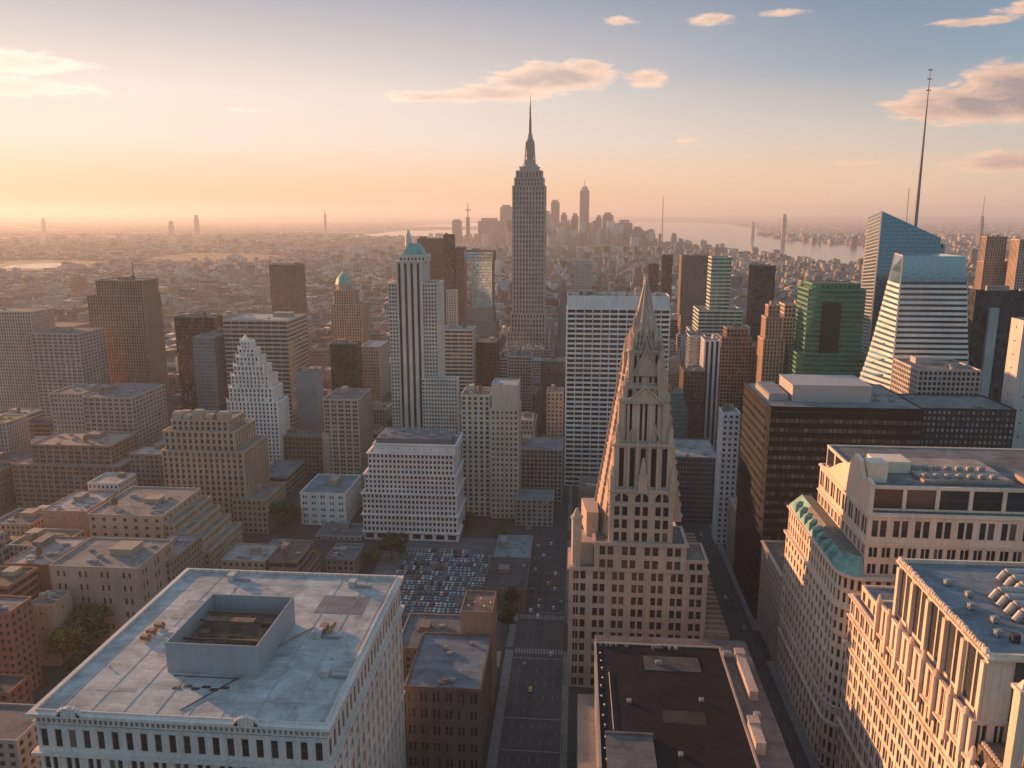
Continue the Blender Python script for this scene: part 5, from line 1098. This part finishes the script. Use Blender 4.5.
# the hazy sprawl beyond: nobody could count it
def sprawl(ya, yb, step, n_keep, hm, hs):
    nyr = int((yb-ya)/step)
    for j in range(nyr):
        y = ya+j*step; xl = y*.86+120; xs = np.arange(-xl, xl, step)
        for x in xs:
            if rng.random() > n_keep: continue
            x0 = x+rng.uniform(0, step*.25); wd = step*rng.uniform(.45, .85); dp = step*rng.uniform(.45, .85)
            xm, ym = x0+wd/2, y+dp/2
            if j % 5 == 4 or (x % 260) < step*.45 and ya < 5000: continue
            if any(inpoly(xm, ym, q) for q in WATERS): continue
            if ym < 9000 and blocked(x0, x0+wd, y, y+dp): continue
            nz = math.sin(xm*.0011+1.3)*math.sin(ym*.0009+.7)+.8*math.sin(xm*.0021-ym*.0016)+.5*math.sin(xm*.0047+ym*.0039)
            if nz > 1.15: continue
            isl = max(0, 1-abs(xm-(-50+ .04*ym))/(650+.02*ym)) if ym < 6500 else 0
            h = max(6, rng.lognormal(math.log(hm*(1+1.1*isl)), hs)); h = min(h*(1+.5*max(0, -nz)), max(8, height_cap(x0, x0+wd, y)))
            far_boxes.append((x0, x0+wd, y, y+dp, h))
sprawl(2400, 4200, 34, .85, 14, .45); sprawl(4200, 7500, 48, .8, 15, .5); sprawl(7500, 14000, 85, .7, 14, .5); sprawl(14000, 26000, 190, .6, 14, .5)
for _ in range(90):                                   # the low shoulders of the far downtown cluster
    px, Y = rng.uniform(478, 652), rng.uniform(5200, 7000); q = at_y(px, rng.uniform(219, 236) if px < 625 else rng.uniform(229, 238), Y); wd = rng.uniform(25, 60)
    if q[2] > 20: far_boxes.append((q[0], q[0]+wd, Y, Y+wd, q[2]))
m_, t, p = mat('distant_masonry'); g = t.new('ShaderNodeNewGeometry'); c = t.new('ShaderNodeTexCoord').outputs['Object']
r = g.outputs['Random Per Island']; base = t.ramp(r, [(0, (.22,.15,.12)), (.2, (.34,.25,.20)), (.4, (.28,.23,.20)), (.55, (.44,.37,.32)), (.7, (.20,.16,.145)), (.85, (.52,.47,.44)), (1, (.36,.22,.16))], 'CONSTANT')
nx, ny, nz = t.sep(g.outputs['Normal'])[:3]; x, y, z = t.sep(c)[:3]
fl = t.m('GREATER_THAN', t.m('FRACT', t.m('DIVIDE', z, 3.7)), .45); hc = t.m('ADD', t.m('MULTIPLY', x, t.m('ABSOLUTE', ny)), t.m('MULTIPLY', y, t.m('ABSOLUTE', nx)))
cl = t.m('GREATER_THAN', t.m('FRACT', t.m('DIVIDE', hc, 3.3)), .45); up = t.m('GREATER_THAN', nz, .5)
win = t.m('MULTIPLY', t.m('MULTIPLY', fl, cl), t.m('SUBTRACT', 1.0, up))
rf = t.ramp(t.m('FRACT', t.m('MULTIPLY', r, 17.3)), [(0, (.10,.095,.09)), (.35, (.20,.18,.17)), (.6, (.34,.31,.29)), (.82, (.04,.05,.025)), (.9, (.42,.39,.37))], 'CONSTANT')
col = t.mix(up, t.mix(win, base, (.045,.045,.048)), rf)
t.put(p.inputs['Base Color'], t.mix(1.0, col, t.mix(t.noise(c, .25, 3), (.7,.7,.7), (1.25,1.25,1.25)), 'MULTIPLY')); p.inputs['Roughness'].default_value = .85; FARM = m_
A = np.array(far_boxes); n = len(A)
V = np.empty((n, 8, 3)); V[:, [0, 3, 4, 7], 0] = A[:, [0]]; V[:, [1, 2, 5, 6], 0] = A[:, [1]]; V[:, [0, 1, 4, 5], 1] = A[:, [2]]; V[:, [2, 3, 6, 7], 1] = A[:, [3]]; V[:, :4, 2] = 0; V[:, 4:, 2] = A[:, [4]]
big = A[:, 4] > 22; ex = A[big].copy(); wq = ex[:, 1]-ex[:, 0]; dq = ex[:, 3]-ex[:, 2]; u_ = rng.uniform(.15, .5, len(ex))
B = np.stack([ex[:, 0]+wq*u_*.5, ex[:, 0]+wq*(u_*.5+.4), ex[:, 2]+dq*.3, ex[:, 2]+dq*.75, ex[:, 4]+rng.uniform(2.5, 5, len(ex))], 1)
V2 = np.empty((len(B), 8, 3)); V2[:, [0, 3, 4, 7], 0] = B[:, [0]]; V2[:, [1, 2, 5, 6], 0] = B[:, [1]]; V2[:, [0, 1, 4, 5], 1] = B[:, [2]]; V2[:, [2, 3, 6, 7], 1] = B[:, [3]]; V2[:, :4, 2] = (ex[:, 4]-.2)[:, None]; V2[:, 4:, 2] = B[:, [4]]
V = np.concatenate([V, V2]); nb = len(V); fb = np.array([[0,1,5,4],[1,2,6,5],[2,3,7,6],[3,0,4,7],[4,5,6,7]]); Fq = (np.arange(nb)[:, None, None]*8+fb[None]).reshape(-1, 4)
me = bpy.data.meshes.new('distant_city'); me.vertices.add(nb*8); me.vertices.foreach_set('co', V.reshape(-1)); me.loops.add(len(Fq)*4); me.loops.foreach_set('vertex_index', Fq.reshape(-1)); me.polygons.add(len(Fq)); me.polygons.foreach_set('loop_start', np.arange(len(Fq))*4); me.update(); me.validate()
me.materials.append(FARM); o = bpy.data.objects.new('distant_city', me); sc.collection.objects.link(o); tag(o, 'hazy low sprawl of roofs stretching to the horizon', 'city', kind='stuff')
print('individual', len(ind), 'far boxes', nb)

# ------------------------------------------------------------------ trees
m_, t, p = mat('tree_leaves'); g = t.new('ShaderNodeNewGeometry'); oc = t.new('ShaderNodeObjectInfo').outputs['Color']
t.put(p.inputs['Base Color'], t.v('SCALE', oc, scale=t.mr(g.outputs['Random Per Island'], 0, 1, .55, 1.5))); p.inputs['Roughness'].default_value = .7; LEAF = m_
BARK = simple('bark', (.10, .075, .055), .9, 0, .3, 2)
def tree(label, x, y, h, r, col, group=None):
    root = bpy.data.objects.new('street_tree', None); sc.collection.objects.link(root); root.location = (x, y, 0); tag(root, label, 'tree', group)
    k = MB(); k.tube((0, 0, 0), (.1, 0, h*.45), .045*h*.6, 7, 0, .02*h); cl = []
    for i in range(9):
        aa = rng.uniform(0, 6.28); rr = r*rng.uniform(.25, .8); zz = h*rng.uniform(.45, .88); k.tube((.05, 0, h*rng.uniform(.25, .42)), (rr*math.cos(aa), rr*math.sin(aa), zz), .012*h, 5, 0, .004*h); cl.append((rr*math.cos(aa), rr*math.sin(aa), zz, r*rng.uniform(.32, .55)))
    cl.append((0, 0, h*.9, r*.45)); k.build('trunk', BARK, root); k = MB(); N = 2600
    for i in range(N):
        cx, cy_, cz, cr = cl[rng.integers(len(cl))]; d = rng.normal(size=3); d /= np.linalg.norm(d); c_ = np.array([cx, cy_, cz])+d*cr*rng.uniform(.55, 1.08)*np.array([1, 1, .8])
        e = rng.normal(size=3); e /= np.linalg.norm(e); f_ = np.cross(e, d+.3*rng.normal(size=3)); f_ /= (np.linalg.norm(f_) or 1); s_ = rng.uniform(.4, .8)*(.6+.08*r)
        k.quad(c_-e*s_, c_-f_*s_*.6, c_+e*s_, c_+f_*s_*.6)
    k.build('crown', LEAF, root, color=col)
GRN, YEL, DKG = (.05, .085, .025), (.24, .21, .03), (.035, .06, .02)
for lb, px, py, h, r, col in (('big dark green tree beside the beige end wall building', 94, 655, 30, 12, GRN), ('yellowing tree left of the big dark green tree', 66, 672, 25, 9, (.15,.14,.03)), ('dark tree at the foot of the big dark green tree', 84, 692, 22, 9, DKG), ('small tree in the lower left corner', 10, 755, 12, 5, GRN),
                              ('dark green tree left of the white cube building', 287, 530, 22, 11, DKG), ('bright yellow tree in front of the white cube building', 312, 574, 17, 6, YEL), ('wide dark tree in front of the terraced white office', 392, 560, 17, 11, DKG), ('small dark tree left of the wide dark tree', 372, 566, 11, 5, GRN),
                              ('dark tree right of the terraced white office', 470, 530, 14, 7, DKG), ('small tree by the low portico building', 500, 540, 11, 5, GRN), ('dark leafy tree behind brick stair tower', 508, 632, 17, 6.5, DKG), ('tall dark tree next to avenue beyond crosswalk', 512, 612, 16, 6, DKG), ('tree near the grey flat-roofed building', 516, 598, 13, 5, GRN), ('small green tree among towers below striped grey tower', 383, 420, 16, 9, DKG)):
    q = at_z(px, py, 0); tree(lb, q[0], q[1], h, r, col)

# ------------------------------------------------------------------ cars
m_, t, p = mat('car_paint'); t.put(p.inputs['Base Color'], t.new('ShaderNodeObjectInfo').outputs['Color']); p.inputs['Roughness'].default_value = .3; p.inputs['Coat Weight'].default_value = .5; CARP = m_
def car_proto():
    k = MB(); pr = [(-2.2, .35), (2.2, .35), (2.25, .75), (1.2, .92), (-1.9, .95), (-2.25, .8)]
    def ext(pr, w0, mi):
        n = len(pr); b0 = len(k.v); k.v += [(-w0, y, z) for y, z in pr]+[(w0, y, z) for y, z in pr]; k.f += [tuple(range(b0+n-1, b0-1, -1)), tuple(range(b0+n, b0+2*n))]; k.m += [mi]*2
        for i in range(n): j = (i+1) % n; k.f.append((b0+i, b0+j, b0+n+j, b0+n+i)); k.m.append(mi)
    ext(pr, .9, 0); body = k.build('body', CARP); k = MB()
    ext([(-1.75, .93), (1.0, .91), (.45, 1.38), (-1.25, 1.4)], .8, 0); glass = k.build('cabin_glass', GLASS, color=(.03, .03, .035)); k = MB(); ext([(-1.2, 1.4), (.4, 1.385), (.3, 1.45), (-1.1, 1.46)], .74, 0); roof = k.build('car_roof', CARP)
    k = MB(); k.tube((-.12, 0, 0), (.12, 0, 0), .34, 10); wh = k.build('wheel', RUBBER); return body, glass, roof, wh
PB = car_proto(); CAR_COL = [('white', (.7,.7,.68)), ('silver', (.42,.43,.45)), ('black', (.02,.02,.022)), ('grey', (.15,.155,.16)), ('blue', (.06,.12,.25)), ('pale blue', (.35,.45,.55)), ('red', (.35,.04,.03)), ('beige', (.45,.38,.28)), ('yellow', (.62,.40,.04))]
first = [True]
def car(x, y, rot, ci, label, group, z=.03):
    root = bpy.data.objects.new('parked_car' if 'parked' in label else 'car', None); sc.collection.objects.link(root); root.location = (x, y, z); root.rotation_euler.z = rot; tag(root, label, 'car', group)
    def put(o, loc=(0, 0, 0)):
        c_ = o if first[0] else o.copy()
        if not first[0]: sc.collection.objects.link(c_)
        c_.parent = root; c_.location = loc
        if o is PB[0] or o is PB[2]: c_.color = (*CAR_COL[ci][1], 1)
    for o in PB[:3]: put(o)
    put(PB[3], (-.82, 1.35, .34)); fst = first[0]; first[0] = False
    for lx, ly in ((.82, 1.35), (-.82, -1.35), (.82, -1.35)): put(PB[3], (lx, ly, .34))
n_c = 0
for px, py, ci in ((530, 575, 0), (538, 571, 1), (546, 577, 2), (554, 574, 0), (529, 612, 0), (536, 609, 1), (541, 617, 0), (536, 602, 3), (553, 611, 5), (552, 600, 2), (546, 585, 8), (560, 605, 3), (545, 556, 0), (552, 560, 3), (537, 548, 1), (543, 541, 2), (550, 545, 0), (532, 592, 2), (558, 590, 1), (534, 692, 8), (523, 668, 3), (548, 655, 1)):
    q = at_z(px, py, 0); x = AVE[0]+2.3+round((q[0]-AVE[0]-2.3)/4.66)*4.66
    car(x, q[1]+1.5*(n_c % 3), 0, ci, f'{CAR_COL[ci][0]} car on the avenue near the crosswalk', 'cars driving on the avenue'); n_c += 1
for i, ci in enumerate((0, 2, 1, 3, 0, 5, 2, 4, 0, 1, 2, 3)):
    y = 392+i*21+(i*37 % 11); car(ST2[0]+2.3+(i*2 % 5)*4.2, y, 0, ci, f'{CAR_COL[ci][0]} car in the shaded street beside the black office slab', 'cars in the shaded street')
rows = [449+i*7.4 for i in range(15)]; cnt = 0
for ri, y in enumerate(rows):
    for cj in range(25):
        x = -120+cj*2.75+(ri//2 % 2)*.8
        if rng.random() < .14 or (y < 500 and x > -68 and False) or blocked(x-1.3, x+1.3, y-2.5, y+2.5): continue
        if cnt >= 290-n_c-12: break
        ci = int(rng.choice([0, 0, 1, 1, 2, 3, 3, 4, 5, 5, 6, 7])); car(x+rng.uniform(-.2, .2), y+rng.uniform(-.4, .4), (0 if ri % 2 else math.pi)+rng.normal()*.04, ci, f'{CAR_COL[ci][0]} car parked in the crowded lot in front of the terraced white office', 'cars parked in the crowded lot', .05); cnt += 1
sheet('parking_lot', rect(-136, -36.8, 441, 565), .025, simple('worn_lot_surface', (.12,.12,.125), .9, 0, .45, .15))
k = MB(); k.box(-130, -38.5, 389, 405.5, 0, .5); tag(k.build('plaza', simple('plaza_stone', (.30,.23,.19), .9)), kind='structure')

# ------------------------------------------------------------------ street lamps on the avenue kerbs
k = MB(); k.cyl(0, 0, 0, 8.5, .14, .09, 6); k.tube((0, 0, 8.4), (-2.4, 0, 9.0), .06, 5); LP = k.build('pole', RUBBER); k = MB(); k.box(-3.0, -2.2, -.18, .18, 8.85, 9.05); LH = k.build('lamp_head', PLANT)
fst = True
for i in range(12):
    y = 322+i*29; root = bpy.data.objects.new('street_lamp', None); sc.collection.objects.link(root); root.location = (AVE[1]+.7, y, .14); tag(root, 'thin dark street lamp on the right kerb of the avenue', 'street lamp', 'street lamps along the right kerb')
    for o in (LP, LH):
        c_ = o if fst else o.copy()
        if not fst: sc.collection.objects.link(c_)
        c_.parent = root
    fst = False

# ------------------------------------------------------------------ the evening air
m_ = bpy.data.materials.new('evening_air'); m_.use_nodes = True; t = NT(m_.node_tree); t.n.clear()
v_ = t.new('ShaderNodeVolumePrincipled'); v_.inputs['Color'].default_value = (.76, .77, .82, 1); v_.inputs['Density'].default_value = HAZE_D; v_.inputs['Anisotropy'].default_value = .32
mo = t.new('ShaderNodeOutputMaterial'); t.l.new(v_.outputs[0], mo.inputs['Volume']); k = MB()
k.box(-34000, 34000, -1500, 40000, -1.5, 470); o = k.build('haze', m_); tag(o, kind='stuff'); m_.cycles.homogeneous_volume = True
